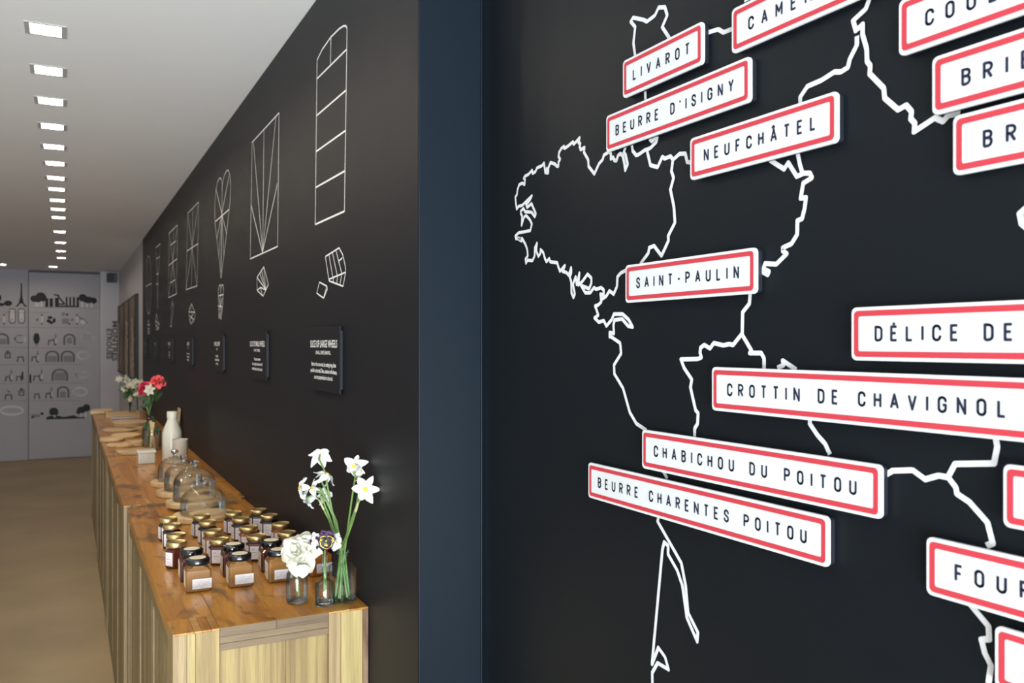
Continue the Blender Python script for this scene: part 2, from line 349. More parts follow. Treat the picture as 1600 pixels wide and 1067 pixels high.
for k, (nm, pts) in enumerate(outlines):
    mb = MB(); ribbon(mb, [on_x(u, v, XO) for u, v in pts],   .0061, (-1, 0, 0), .00025*(k % 3))
    mb.build(nm, M['white_vinyl'], board)

# ------------------------------------------------------------------ place-name signs
def arc(cx, cy, rx, ry, a0, a1, n=6):
    return [(cx+rx*math.cos(math.radians(a0+(a1-a0)*k/n)), cy+ry*math.sin(math.radians(a0+(a1-a0)*k/n))) for k in range(n+1)]
G = {}
def glyphs():
    w = .44; r = .2
    G['A'] = (.50, [[(0,0),(.25,1),(.50,0)], [(.085,.32),(.415,.32)]])
    top = [(0,1)]+arc(.22,.77,.2,.23,90,-90,6)+[(0,.54)]
    G['B'] = (w, [[(0,0)]+top, arc(.24,.27,.2,.27,90,-90,6)+[(0,0)], [(0,.54),(.24,.54)]])
    G['C'] = (w, [[(.44,.70)]+arc(.22,.76,.22,.24,0,180,8)+arc(.22,.24,.22,.24,180,360,8)+[(.44,.30)]])
    G['D'] = (w, [[(0,0),(0,1),(.16,1)]+arc(.2,.74,.24,.26,90,0,4)+arc(.2,.26,.24,.26,0,-90,4)+[(0,0)]])
    G['E'] = (.38, [[(.38,1),(0,1),(0,0),(.38,0)], [(0,.52),(.33,.52)]])
    G['F'] = (.36, [[(.36,1),(0,1),(0,0)], [(0,.50),(.31,.50)]])
    G['G'] = (w, [[(.44,.72)]+arc(.22,.76,.22,.24,0,180,8)+arc(.22,.24,.22,.24,180,360,8)+[(.44,.48),(.25,.48)]])
    G['H'] = (w, [[(0,0),(0,1)], [(.44,0),(.44,1)], [(0,.52),(.44,.52)]])
    G['I'] = (0.0, [[(0,0),(0,1)]])
    G['L'] = (.36, [[(0,1),(0,0),(.36,0)]])
    G['M'] = (.54, [[(0,0),(0,1),(.27,.36),(.54,1),(.54,0)]])
    G['N'] = (w, [[(0,0),(0,1),(.44,0),(.44,1)]])
    G['O'] = (w, [arc(.22,.76,.22,.24,0,180,8)+arc(.22,.24,.22,.24,180,360,8)+[(.44,.76)]])
    G['P'] = (w, [[(0,0),(0,1)]+arc(.22,.74,.22,.26,90,-90,6)+[(0,.48)]])
    G['R'] = (w, [[(0,0),(0,1)]+arc(.22,.75,.22,.25,90,-90,6)+[(0,.50)], [(.20,.50),(.44,0)]])
    G['S'] = (.42, [[(.41,.74)]+arc(.21,.78,.20,.22,0,180,6)+[(.03,.66),(.12,.56),(.30,.46),(.40,.36)]+arc(.21,.23,.21,.23,0,-180,6)+[(0,.28)]])
    G['T'] = (.44, [[(0,1),(.44,1)], [(.22,0),(.22,1)]])
    G['U'] = (w, [[(0,1),(0,.24)]+arc(.22,.24,.22,.24,180,360,8)+[(.44,1)]])
    G['V'] = (.48, [[(0,1),(.24,0),(.48,1)]])
    G['X'] = (.46, [[(0,0),(.46,1)], [(0,1),(.46,0)]])
    G['Y'] = (.46, [[(0,1),(.23,.46),(.46,1)], [(.23,.46),(.23,0)]])
    G['-'] = (.24, [[(0,.46),(.24,.46)]])
    G["'"] = (0.02, [[(.02,1.02),(.0,.80)]])
    G['Â'] = (.50, G['A'][1]+[[(.11,1.10),(.25,1.26),(.39,1.10)]])
    G['É'] = (.38, G['E'][1]+[[(.14,1.12),(.27,1.28)]])
    G[' '] = (.22, [])
glyphs()
def rrect(s0, s1, z0, z1, r, X, n=6):
    out = []
    for cx, cz, a in ((s1-r, z1-r, 0), (s0+r, z1-r, 90), (s0+r, z0+r, 180), (s1-r, z0+r, 270)):
        for k in range(n+1):
            t = math.radians(a+90*k/n); out.append(Vector((X, -(cx+r*math.cos(t)), cz+r*math.sin(t))))
    return out
SX = XB-.0120   # front face of the signs
def strokes(mbs, text, s0, s1, zc, H, sw, X):
    wid = [G[c][0]*H for c in text]; gap = (s1-s0-sw-sum(wid))/(len(text)-1)
    s = s0+sw/2; hh = H-sw
    for c, w in zip(text, wid):
        if c != ' ': mb = MB(); mbs.append(mb)
        for j, line in enumerate(G[c][1]):
            ribbon(mb, [Vector((X, -(s+x*H), zc-hh/2+y*hh)) for x, y in line], sw, (-1, 0, 0), .00025*j)
        s += w+gap
def sign(label, text, uL, vT, vB, uR=None, width=None, tu0=None, tu1=None, fit=None):
    a = on_x(uL, vT, SX); b = on_x(uL, vB, SX)
    s0 = -a.y; z1, z0 = a.z, b.z; zc = (z0+z1)/2; z0, z1 = zc-.0295, zc+.0295
    s1 = -on_x(uR, vT, SX).y if uR else s0+width
    if text and tu0 and not uR:
        a0 = -on_x(tu0, 500, SX).y; a1 = -on_x(tu1, 500, SX).y; vis = fit or text
        wv = [G[c][0]*.0174 for c in vis]; g_ = (a1-a0-.0019-sum(wv))/(len(vis)-1)
        s1 = a0+.0019+sum(G[c][0]*.0174 for c in text)+g_*(len(text)-1)+(a0-s0)
    th = .0045
    root = empty('place_name_sign', (XB, -(s0+s1)/2, zc)); tag(root, label, 'sign', 'cheese name signs on the map')
    def loc(mb):
        mb.v = [(x-XB, y+(s0+s1)/2, z-zc) for x, y, z in mb.v]; return mb
    loc(MB().prism(rrect(s0, s1, z0, z1, .0065, SX), (th, 0, 0))).build('face_panel', M['sign_white'], root, bevel=.0008)
    ring = MB(); o = rrect(s0+.0040, s1-.0040, z0+.0040, z1-.0040, .0050, SX-.0003); i = rrect(s0+.0102, s1-.0102, z0+.0102, z1-.0102, .0022, SX-.0003)
    n = len(o); ring.add(o+i, [(k, (k+1) % n, (k+1) % n+n, k+n) for k in range(n)])
    loc(ring).build('red_border', M['sign_red'], root)
    loc(MB().prism(rrect(s0+.0012, s1-.0012, z0+.0012, z1-.0012, .005, SX+th), (XB-SX-th, 0, 0))).build('backing_block', M['sign_back'], root)
    if text:
        t = []; ts0 = -on_x(tu0, 500, SX).y; ts1 = -on_x(tu1, 500, SX).y
        vis = fit or text
        H = .0172; sw = .0028
        wid = [G[c][0]*H for c in vis]; gap = (ts1-ts0-sw-sum(wid))/(len(vis)-1)
        full = ts0+sw+sum(G[c][0]*H for c in text)+gap*(len(text)-1)
        strokes(t, text, ts0, full, zc, H, sw, SX-.0004)
        for q in t: loc(q).build('letter', M['sign_ink'], root)
    return root
sign('white red-bordered sign reading LIVAROT near the top of the map', 'LIVAROT', 973, 97, 153, uR=1098, tu0=989, tu1=1078)
sign("white red-bordered sign reading BEURRE D'ISIGNY, under the LIVAROT sign", "BEURRE D'ISIGNY", 947, 183, 237, uR=1172, tu0=962, tu1=1147)
sign('white red-bordered sign reading NEUFCHÂTEL, right of the coast line', 'NEUFCHÂTEL', 1078, 217, 282, uR=1308, tu0=1100, tu1=1275)
sign('white red-bordered sign reading CAMEM, cut off by the top edge', 'CAMEMBERT', 1143, 17, 83, width=.262, tu0=1169.5, tu1=1270, fit='CAMEM')
sign('white red-bordered sign reading COUL, topmost at the right edge', 'COULOMMIERS', 1404, 2, 88.5, width=.31, tu0=1446, tu1=1526, fit='COU')
sign('white red-bordered sign reading BRIE, cut off by the right edge', 'BRIE DE MEAUX', 1456, 92, 179.5, width=.34, tu0=1502.5, tu1=1576, fit='BRI')
sign('white red-bordered sign showing only BR, under the BRIE sign', 'BRIE DE MELUN', 1488.5, 184, 273, width=.34, tu0=1536, tu1=1589, fit='BR')
sign('white red-bordered sign reading SAINT-PAULIN in the middle of the map', 'SAINT-PAULIN', 977, 414, 474, uR=1181, tu0=994.5, tu1=1155)
sign('white red-bordered sign reading DÉLICE DE, right of the map centre', 'DÉLICE DE BOURGOGNE', 1330, 479, 564.5, width=.40, tu0=1367, tu1=1584, fit='DÉLICE DE')
sign('long white red-bordered sign reading CROTTIN DE CHAVIGNOL', 'CROTTIN DE CHAVIGNOL', 1112, 573, 641, width=.408, tu0=1136.5, tu1=1573)
sign('white red-bordered sign reading CHABICHOU DU POITOU', 'CHABICHOU DU POITOU', 1003, 671, 731, uR=1377, tu0=1022, tu1=1339)
sign('white red-bordered sign reading BEURRE CHARENTES POITOU, lowest on the left', 'BEURRE CHARENTES POITOU', 919, 721, 778, uR=1294, tu0=934.5, tu1=1261)
sign('white red-bordered sign reading FOUR, cut off by the right edge', "FOURME D'AMBERT", 1447, 837, 928.5, width=.36, tu0=1492, tu1=1574, fit='FOU')
sign('blank left end of a white red-bordered sign above the FOUR sign', '', 1567, 722, 825, width=.30)
sign('blank left end of a white red-bordered sign in the lower right corner', '', 1554, 972, 1078, width=.30)

# ------------------------------------------------------------------ cutting diagrams on the black wall
XD = XW-.0005
def wallfig(name, lines, w, label):
    mb = MB()
    for k, l in enumerate(lines): ribbon(mb, [on_x(u, v, XD) for u, v in l], w, (-1, 0, 0), .0002*(k % 6))
    o = mb.build(name, M['wall_line'], wr); o['label'] = label; return o
def C(s, ox, oy, l): return mp(ox, oy, s, l)
c1 = lambda *l: C(2.667, 380, 0, l); c2 = lambda *l: C(3.952, 330, 370, l); c3 = lambda *l: C(3.95, 320, 250, l)
c4 = lambda *l: C(5.081, 215, 330, l); c5 = lambda *l: C(2.809, 200, 240, l)
wallfig('cutting_diagram', [c1((300,935),(308,250),(330,205),(365,155),(400,120),(418,108),(428,108),(433,118),(422,880),(300,935)),
    c1((308,328),(430,207)), c1((306,482),(428,377)), c1((304,632),(426,545)), c1((302,782),(424,713)), c1((367,155),(365,268))], .0052, 'white outline of a tall arched slice cut in five')
wallfig('cutting_diagram', [c2((705,122),(790,68),(812,110),(828,180),(830,220),(814,305),(728,272),(705,122)), c2((728,262),(828,220)), c2((728,110),(752,250)),
    c2((750,98),(780,240)), c2((772,83),(808,225)), c2((812,130),(790,150)), c2((757,252),(752,280)), c2((782,242),(775,290)), c2((807,232),(795,298)),
    c2((670,280),(716,305),(695,378),(653,348),(670,280)), c2((716,305),(719,322),(697,378))], .0042, 'small white outline of a sliced wedge and square')
ap = (410.5, 394.8)
wallfig('cutting_diagram', [[(391,404.5),(393.9,222.5),(436,176.5),(433.7,385),(391,404.5)]]+[[ap, q] for q in ((396,222),(412.6,203),(431.4,183),(433.8,287),(392.4,319))], .005, 'white outline of a tall rectangle with a fan of lines')
wallfig('cutting_diagram', [c2((325,185),(353,295),(320,367),(283,330),(283,250),(325,185)), c2((283,250),(338,328),(325,188)), c2((338,328),(300,225)), c2((338,328),(312,207)),
    c2((338,328),(353,295)), c2((338,328),(305,312),(320,365)), c2((305,312),(283,330))], .0045, 'small white outline of a faceted wedge')
wallfig('cutting_diagram', [c3((108,190),(108,150),(105,125),(98,112),(90,112),(78,135),(68,190),(62,270),(62,380),(75,490),(88,600),(100,730),(118,590),(135,450),(150,310),(157,240),(160,150),(155,95),(145,62),(135,66),(120,95),(108,150)),
    c3((65,380),(150,305)), c3((68,175),(135,455)), c3((150,100),(75,490)), c3((108,150),(106,345)), c3((106,345),(88,600)), c3((106,345),(118,590)), c3((106,345),(97,700)), c3((106,345),(103,720))], .0055, 'white outline of an elongated heart with radiating lines')
wallfig('cutting_diagram', [c3((88,980),(84,900),(84,800),(90,772),(97,772),(100,790),(106,770),(113,772),(116,800),(110,900),(100,985),(95,940),(88,980)), c3((85,838),(114,830)), c3((99,790),(97,880)),
    c3((88,850),(105,940)), c3((110,850),(90,930)), c3((84,900),(108,905))], .0055, 'small white outline of a cut heart')
wallfig('cutting_diagram', [[(293.3,333.3),(310.4,315.5),(307.9,446.5),(290.8,452.5),(293.3,333.3)], [(291.8,392.4),(309.6,380.6)], [(293.3,333.3),(307.9,446.5)], [(310.4,315.5),(290.8,452.5)], [(301.5,326),(299.5,449)]], 0.00468, 'white outline of a tall rectangle crossed corner to corner')
wallfig('cutting_diagram', [c4((428,735),(405,800),(412,870),(428,898),(440,860),(443,882),(457,830),(455,800),(428,735)), c4((408,800),(455,800)), c4((428,740),(430,890)), c4((412,830),(450,860)), c4((450,800),(415,865))], 0.00468, 'small white outline of four joined wedges')
wallfig('cutting_diagram', [c5((180,350),(217,313),(213,615),(178,632),(180,350)), c5((186,402),(210,383)), c5((180,490),(215,462)), c5((186,568),(208,553)), c5((182,350),(197,475),(213,612)), c5((216,318),(197,475),(179,630)), c5((199,335),(196,622))], 0.0054, 'white outline of a narrow rectangle with three crossbars')
wallfig('cutting_diagram', [c4((275,715),(268,760),(270,830),(260,915),(268,915),(275,840),(285,760),(275,715))], 0.00576, 'small narrow white sliver outline')
wallfig('cutting_diagram', [c4((145,290),(180,258),(172,400),(163,500),(158,775),(155,500),(148,375),(145,290)), c4((148,380),(176,360)), c4((150,502),(166,494)), c4((150,580),(164,573))], 0.00612, 'white outline of a long wedge with crossbars')
wallfig('cutting_diagram', [c4((150,815),(140,870),(150,940),(165,935),(172,900),(160,870),(150,815),(150,940)), c4((142,870),(170,900)), c4((145,900),(168,930))], 0.00612, 'small faint white outline of stacked slices')
wallfig('cutting_diagram', [c4(*[(87+21*math.cos(k*math.pi/16), 585-230*math.sin(k*math.pi/16)) for k in range(33)]), c4((65,597),(110,573)), c4((88,480),(87,812))], 0.00612, 'white outline of a long oval at the far end')
wallfig('cutting_diagram', [c4((86,865),(78,895),(80,970),(95,970),(97,900),(86,865)), c4((78,905),(97,900)), c4((80,935),(96,930)), c4((80,955),(96,950))], 0.00648, 'small faint white outline at the far end')

# text helper (built-in font turned into a mesh)
def textmesh(txt, size, bold=0.0, sx=1.0, align='CENTER'):
    c = bpy.data.curves.new('t', 'FONT'); c.body = txt; c.size = size; c.align_x = align; c.offset = bold; c.resolution_u = 2
    o = bpy.data.objects.new('t', c); COL.objects.link(o); bpy.context.view_layer.update()
    me = bpy.data.meshes.new_from_object(o.evaluated_get(bpy.context.evaluated_depsgraph_get()))
    bpy.data.objects.remove(o); 
    for v in me.vertices: v.co.x *= sx
    return me
def place_text(name, txt, size, m, parent, mtx, bold=0, sx=1, width=None):
    me = textmesh(txt, size, bold, sx)
    if width:
        xs_ = [v.co.x for v in me.vertices]; k = width/(max(xs_)-min(xs_))
        for v in me.vertices: v.co.x *= k
    me.materials.clear(); me.materials.append(m)
    me.transform(mtx); o = bpy.data.objects.new(name, me); COL.objects.link(o); o.parent = parent; return o
RW = Matrix(((0, 0, -1, 0), (-1, 0, 0, 0), (0, 1, 0, 0), (0, 0, 0, 1)))   # text x -> -y, text y -> z, facing -x
plq = [(2.235, 'SLICE OF LARGE WHEELS', 'CANTAL, COMTÉ, EMMENTAL...', ['Start on the core end, by cutting long slices', 'parallel to the rind. Then, at about mid-cheese,', 'you cut perpendicular to the rind.'], 'nearest'),
       (3.185, 'SLICE OF SMALL WHEELS', 'PONT, TOMME...', ['You start at the side', 'then cut lengths between the rind', 'and the heart one slice at a time.'], 'second nearest'),
       (4.17, 'A FULL HEART', 'HEART', ['In the middle', 'cut the half in wedges', 'to the tip.'], 'third nearest'),
       (5.29, 'SQUARES', 'PAVÉ', ['Cut from corner to corner', 'to make equal wedges', 'then cut again.'], 'fourth nearest'),
       (6.36, 'RECTANGLES', 'BRICK', ['Cut in halves', 'then in wedges', 'again.'], 'third farthest'),
       (7.45, 'WEDGES', 'BLUE', ['Cut from', 'the rind', 'down.'], 'second farthest'),
       (8.45, 'LOGS', 'GOAT', ['Cut in', 'slices.'], 'farthest')]
for y0, t, sub, body, which in plq:
    w, z0, z1 = .33, 1.466, 1.647
    root = empty('wall_plaque', (XW, y0+w/2, z0)); tag(root, f'{which} small black text plaque on the long black wall, titled {t}' if y0 < 4 else f'{which} of the small black text plaques on the long black wall', 'plaque', 'black text plaques along the wall')
    MB().box(-.011, -.007, -w/2, w/2, 0, z1-z0).build('face_plate', M['black_wall'], root, bevel=.0006)
    MB().box(-.007, 0, -w/2+.012, w/2-.012, .012, z1-z0-.012).build('spacer', M['sign_back'], root)
    def T(z, y=0): return Matrix.Translation((-.0115, y, z)) @ RW
    nl = len(t)
    place_text('title_text', t, .0285, M['wall_line'], root, T(.124), .0004, 1, min(.285, nl*.0150))
    place_text('subtitle_text', sub, .0140, M['wall_line'], root, T(.104), .0002, 1, min(.165, len(sub)*.0085))
    for k, b_ in enumerate(body): place_text('body_text', b_, .0165, M['wall_line'], root, T(.070-.0185*k), .0003, 1, len(b_)*.0058)

# ------------------------------------------------------------------ ceiling lights
def make_light():
    r = empty('ceiling_light', (0, 0, 0)); s = .056
    mb = MB(); o = [(-s-.004,-s-.004),(s+.004,-s-.004),(s+.004,s+.004),(-s-.004,s+.004)]; i = [(-s+.011,-s+.007),(s-.011,-s+.007),(s-.011,s-.007),(-s+.011,s-.007)]
    for k in range(4):
        a, b = o[k], o[(k+1) % 4]; c, d = i[(k+1) % 4], i[k]
        mb.add([(*a,-.003),(*b,-.003),(*c,-.003),(*d,-.003),(*a,0),(*b,0),(*c,.0),(*d,.0)], [(3,2,1,0),(4,5,6,7),(0,1,5,4),(2,3,7,6)])
    mb.build('trim_ring', M['lamp_trim'], r)
    mb = MB(); q = [(-s+.015,-s+.012),(s-.015,-s+.012),(s-.015,s-.012),(-s+.015,s-.012)]
    for k in range(4):
        a, b = i[k], i[(k+1) % 4]; c, d = q[(k+1) % 4], q[k]
        mb.add([(*a,.0),(*b,.0),(*c,.012),(*d,.012)], [(0,1,2,3)])
    mb.build('reflector', M['reflector'], r)
    MB().box(-s+.015, s-.015, -s+.012, s-.012, .012, .016).build('lens', M['lens'], r)
    return r
L0 = make_light()
lp = [(-.062, y) for y in lamp_y]+[(-.164, 12.855), (-.745, 12.795)]
seen = [y for y in lamp_y if y > 3]
ordn = ['nearest', 'second nearest', 'third nearest', 'fourth nearest', 'fifth nearest', 'sixth nearest', 'seventh nearest', 'eighth nearest', 'seventh farthest', 'sixth farthest', 'fifth farthest', 'fourth farthest', 'third farthest', 'second farthest', 'farthest']
for k, (x, y) in enumerate(lp):
    o = L0 if k == 0 else copy_tree(L0); o.location = (x, y, CEIL)
    if y < 3: lb = ['first', 'second', 'third', 'fourth'][lamp_y.index(y)]+' square downlight of the row counted from the shop window, overhead'
    elif x > -.1: lb = f'{ordn[seen.index(y)]} visible square recessed downlight in the long ceiling row'
    elif x > -.3: lb = 'last square downlight just before the back wall, left of the row'
    else: lb = 'square downlight at the left edge of the photo near the back wall'
    tag(o, lb, 'ceiling light', 'square downlights in the ceiling' )

# ------------------------------------------------------------------ back wall mural
def mural(name, polys=(), lines=(), w=.012, m='mural_black', left=None, parent=None):
    mb = MB(); us = [p[0] for l in list(polys)+list(lines) for p in l]
    onleft = (sum(us)/len(us) < 45.5) if left is None else left
    Y = (YEND if onleft else YD)-.002
    for k, p in enumerate(polys): mb.poly([on_y(u, v, Y-.0003*k) for u, v in p])
    for k, l in enumerate(lines): ribbon(mb, [on_y(u, v, Y) for u, v in l], w, (0, -1, 0), .0003*(k+1))
    return mb.build(name, M[m], wb if onleft else d1)
A = lambda l: mp(0, 420, 7.62, l); B = lambda l: mp(0, 540, 7.62, l)
def disc(cx, cy, rx, ry=None, n=14): ry = ry or rx; return [(cx+rx*math.cos(2*math.pi*k/n), cy-ry*math.sin(2*math.pi*k/n)) for k in range(n)]
def blobs(ls): return [disc(*b) for b in ls]
mural('tower_silhouette', [A([(248,170),(262,170),(268,330),(285,395),(320,450),(185,450),(225,395),(242,330)])][:0]+[A([(248,170),(262,170),(268,330),(278,385),(228,385),(242,330)]), A([(228,385),(278,385),(288,412),(218,412)]), A([(218,412),(240,412),(212,450),(185,450)]), A([(266,412),(288,412),(320,450),(292,450)])])
mural('bush_silhouette', [A(p) for p in blobs([(0,345,18,35),(95,410,50,32),(10,425,45,20)])])
mural('tree_silhouette', [A(p) for p in blobs([(485,330,62,50),(410,355,50,40),(455,370,40,30),(515,345,40,45)])], [A([(440,390),(440,450)])], .008)
mural('tree_trunk', [A([(482,385),(500,360),(505,450),(478,450)])], [A([(430,400),(432,450)]), A([(455,400),(452,450)])], .03, 'mural_light')
mural('skyline_silhouette', [A([(x,y),(x+w,y),(x+w,455),(x,455)]) for x,y,w in ((538,352,38),(590,352,40),(655,345,45),(782,335,22),(825,335,22),(868,335,24),(912,340,28))], [A([(690,325),(770,420)]), A([(700,420),(770,420)]), A([(700,445),(940,448)]), A([(640,305),(705,320)])], .02)
mural('tree_silhouette', [A(p) for p in blobs([(985,345,50,45),(1050,370,60,40),(1110,378,45,38)])])
mural('tree_trunk', [A([(965,390),(990,380),(990,462),(965,462)])], [A([(1035,410),(1035,462)]), A([(1090,400),(1090,462)])], .025, 'mural_light')
mural('mural_line', (), [A([(365,462),(1170,465)])], .006, 'mural_mid')
for (x0, x1, y, L) in ((60,590,522,0),(0,1000,700,0),(0,1040,940,0)):
    mural('mural_line', (), [A([(x0,y-8),(345,y)])], .006, 'mural_mid', True); mural('mural_line', (), [A([(370,y),(x1,y)])], .006, 'mural_mid', False)
for (x0, x1, y) in ((0,1000,225),(0,990,445),(0,960,655)):
    mural('mural_line', (), [B([(x0,y+5),(310,y)])], .006, 'mural_mid', True); mural('mural_line', (), [B([(370,y),(x1,y)])], .006, 'mural_mid', False)
for x in (105, 215):
    mural('milk_jug_drawing', [A([(x+5,490),(x+75,490),(x+78,600),(x+70,625),(x+18,625),(x+5,600)])], (), .01, 'mural_light')
    mural('milk_jug_outline', (), [A([(x,478),(x+80,478)]), A([(x+5,490),(x+5,620),(x+20,648),(x+65,648),(x+78,620),(x+78,490)]), A([(x+30,605),(x+52,605)])], .012, 'mural_grey')
mural('vat_drawing', [A(p) for p in blobs([(435,830,40,50),(435,790,32,25),(435,868,32,25)])], [A([(435,860),(435,925)])], .01, 'mural_black')
for cx, cy in ((595,600),):
    mural('cheese_wheels_drawing', [A(p) for p in blobs([(595,580,30,18),(580,620,25,20),(610,640,25,18),(645,615,18,30)])], (), .01, 'mural_black')
mural('crate_drawing', [A([(740,590),(820,590),(820,655),(740,655)])], (), .01, 'mural_mid')
mural('crate_mark', [A(p) for p in blobs([(825,655,15,12),(798,545,18,16)])], [A([(735,545),(755,520),(770,545),(755,558),(735,545)])], .01, 'mural_grey')
for (x, y, o_) in ((40,600,0),(490,600,0),(908,600,0)):
    mural('pipe_drawing', [A([(x,y-40),(x+20,y-40),(x+20,y+40),(x,y+40)])], (), .01, 'mural_light')
    mural('valve_mark', [A(p) for p in blobs([(x+8,y+55,13,12),(x+8,y-50,13,12)])], [A([(x-40,y-5),(x-55,y+20)])], .02, 'mural_grey')
mural('cauldron_drawing', [A(p) for p in blobs([(985,635,32,25)])], (), .01, 'mural_light')
mural('cauldron_lid', (), [A([(950,600),(985,590),(1050,650)]), A([(930,560),(975,595)])], .01, 'mural_grey')
def table(F, x, y, w=75, h=60):
    mural('table_drawing', (), [F([(x,y+h),(x+8,y),(x+w-8,y),(x+w,y+h)])], .018, 'mural_grey')
def person(F, x, y):   # a small worker figure: light apron, dark limbs
    mural('worker_drawing', [F([(x-12,y-30),(x+12,y-30),(x+14,y+25),(x-10,y+25)])], (), .01, 'mural_light')
    mural('worker_outline', [F(p) for p in blobs([(x,y-52,11,12),(x,y+42,16,10)])], [F([(x-35,y-25),(x,y-20)]), F([(x,y-70),(x+5,y-85)])], .014, 'mural_grey')
def arch(F, x0, x1, y0, y1, fill=None):
    r = (x1-x0)/2; pts = [(x0, y1)]+[(x0+r-r*math.cos(k*math.pi/10), y0+r*.75-r*.75*math.sin(k*math.pi/10)) for k in range(11)]+[(x1, y1)]
    mural('cellar_arch_drawing', (), [F(pts)], .024, 'mural_grey')
    if fill: a, b, c, d = fill; mural('cellar_shelf_drawing', [F([(a,b),(c,b),(c,d),(a,d)])], (), .01, 'mural_mid')
def oval(F, cx, cy, rx, ry): mural('oval_emblem', (), [F(disc(cx, cy, rx, ry, 24)+[(cx+rx, cy)])], .03, 'mural_light')
table(A, 575, 850); person(A, 662, 860); arch(A, 765, 888, 782, 905, (795,820,858,890)); arch(A, -60, 98, 775, 900, (-40,830,80,900))
oval(A, 1040, 820, 65, 55); oval(A, 238, 835, 60, 45)
def crate(F, x, y):
    mural('bucket_drawing', (), [F([(x-28,y-20),(x-28,y+40),(x+28,y+40),(x+28,y-20),(x-28,y-20)]), F([(x-15,y-25),(x,y-45),(x+15,y-25)]), F([(x,y-40),(x,y+15)])], .016, 'mural_grey')
crate(B, 92, 105); table(B, 207, 135); table(B, 378, 135, 60, 55); person(B, 448, 150)
arch(B, 550, 695, 68, 195, (570,120,678,195)); arch(B, 733, 878, 68, 195, (755,120,860,195)); oval(B, 992, 115, 66, 44)
table(B, 65, 372, 60, 55); person(B, 135, 375); table(B, 195, 368, 60, 55); mural('worker_drawing', [B([(255,330),(275,300),(280,400),(250,410)])], (), .01)
table(B, 400, 362, 78, 60); person(B, 495, 370); arch(B, 625, 800, 285, 420, (645,320,785,415)); oval(B, 980, 345, 82, 32)
table(B, 62, 585, 80, 58); mural('knife_drawing', [B([(70,515),(120,550),(110,560)])]); crate(B, 255, 550)
table(B, 408, 575, 62, 60); table(B, 545, 570, 62, 60); person(B, 612, 580); arch(B, 688, 815, 492, 620, (715,545,785,620)); oval(B, 957, 548, 78, 48)
oval(B, 140, 773, 135, 48)
mural('cow_drawing', [B([(375,815),(470,815),(480,850),(375,855)])], (), .01, 'mural_mid')
mural('cow_outline', [B(p) for p in blobs([(500,810,22,16),(400,850,14,10)])], [B([(380,840),(380,870)])], .012)
mural('field_silhouette', [B([(548,880),(555,850),(600,835),(700,835),(760,850),(880,828),(930,850),(1010,850),(1010,865)])])
mural('tree_silhouette', [B(p) for p in blobs([(640,780,55,42),(620,800,35,30),(665,800,32,30)])]); mural('tree_trunk', [B([(635,815),(660,815),(668,855),(640,858)])], (), .01, 'mural_light')
mural('tree_silhouette', [B(p) for p in blobs([(1030,740,45,45),(970,765,55,40),(935,790,28,25)])]); mural('tree_trunk', [B([(1010,790),(1030,780),(1028,852),(1005,855)]), B([(960,800),(975,800),(975,852),(955,852)])], (), .01, 'mural_light')
# vertical lettering on the pilaster
RP = Matrix(((0, 1, 0, 0), (0, 0, -1, 0), (-1, 0, 0, 0), (0, 0, 0, 1)))    # reads downward, tops to the right, facing -y
for txt, u, v, sz, sx in (('MONTRES', 175.6, 532.5, .100, 1.26), ('ETROUES', 166.8, 537, .095, 1.08)):
    p = on_y(u, v, 13.378); o = place_text('wall_lettering', txt, sz, M['mural_grey'], pil, Matrix.Translation(p) @ RP, .003, sx)
# wall speaker under the ceiling
sp = empty('wall_speaker', (.565, 13.378, 2.46)); tag(sp, 'small grey wall speaker high in the back corner under the ceiling', 'speaker')
MB().box(-.075, .055, -.16, -.02, -.0, .125).build('housing', M['speaker'], sp, bevel=.008)
MB().box(-.068, .02, -.164, -.16, .01, .115).build('grille', M['frame_black'], sp)
MB().box(-.03, .02, -.02, 0, .03, .09).build('bracket', M['lamp_trim'], sp)
# four tall dark panels on the white side wall
fr = [(9.67, 10.60), (10.76, 11.58), (11.72, 12.58), (12.70, 13.22)]
nmx = ['nearest tall dark panel on the white side wall, brown with pale streaks', 'second of the four tall dark panels on the white side wall', 'third of the four tall dark panels, brown', 'farthest and narrowest-looking of the four tall dark wall panels']
for k, (a, b) in enumerate(fr):
    r = empty('wall_panel', (XW+.003, (a+b)/2, 1.21)); tag(r, nmx[k], 'panel', 'tall dark panels on the white wall')
    h = (b-a)/2; MB().box(-.030, 0, -h, h, 0, .91).build('panel_frame', M['frame_black'], r, bevel=.003)
    MB().box(-.032, -.030, -h+.22, h-.02, .03, .88).build('picture', M['panel_face'], r)
    if k != 2: 
        mb = MB(); random.seed(k)
        for j in range(26):
            z = .05+.62*j/26; y = -h*.1+random.uniform(-.12, .12)
            mb.poly([Vector((-.0325-.0001*(j%3), y+random.uniform(.06,.16)*math.cos(q*1.05), z+.03*math.sin(q*1.05))) for q in range(6)][::-1])
        mb.build('picture_streak', M['panel_streak'], r)

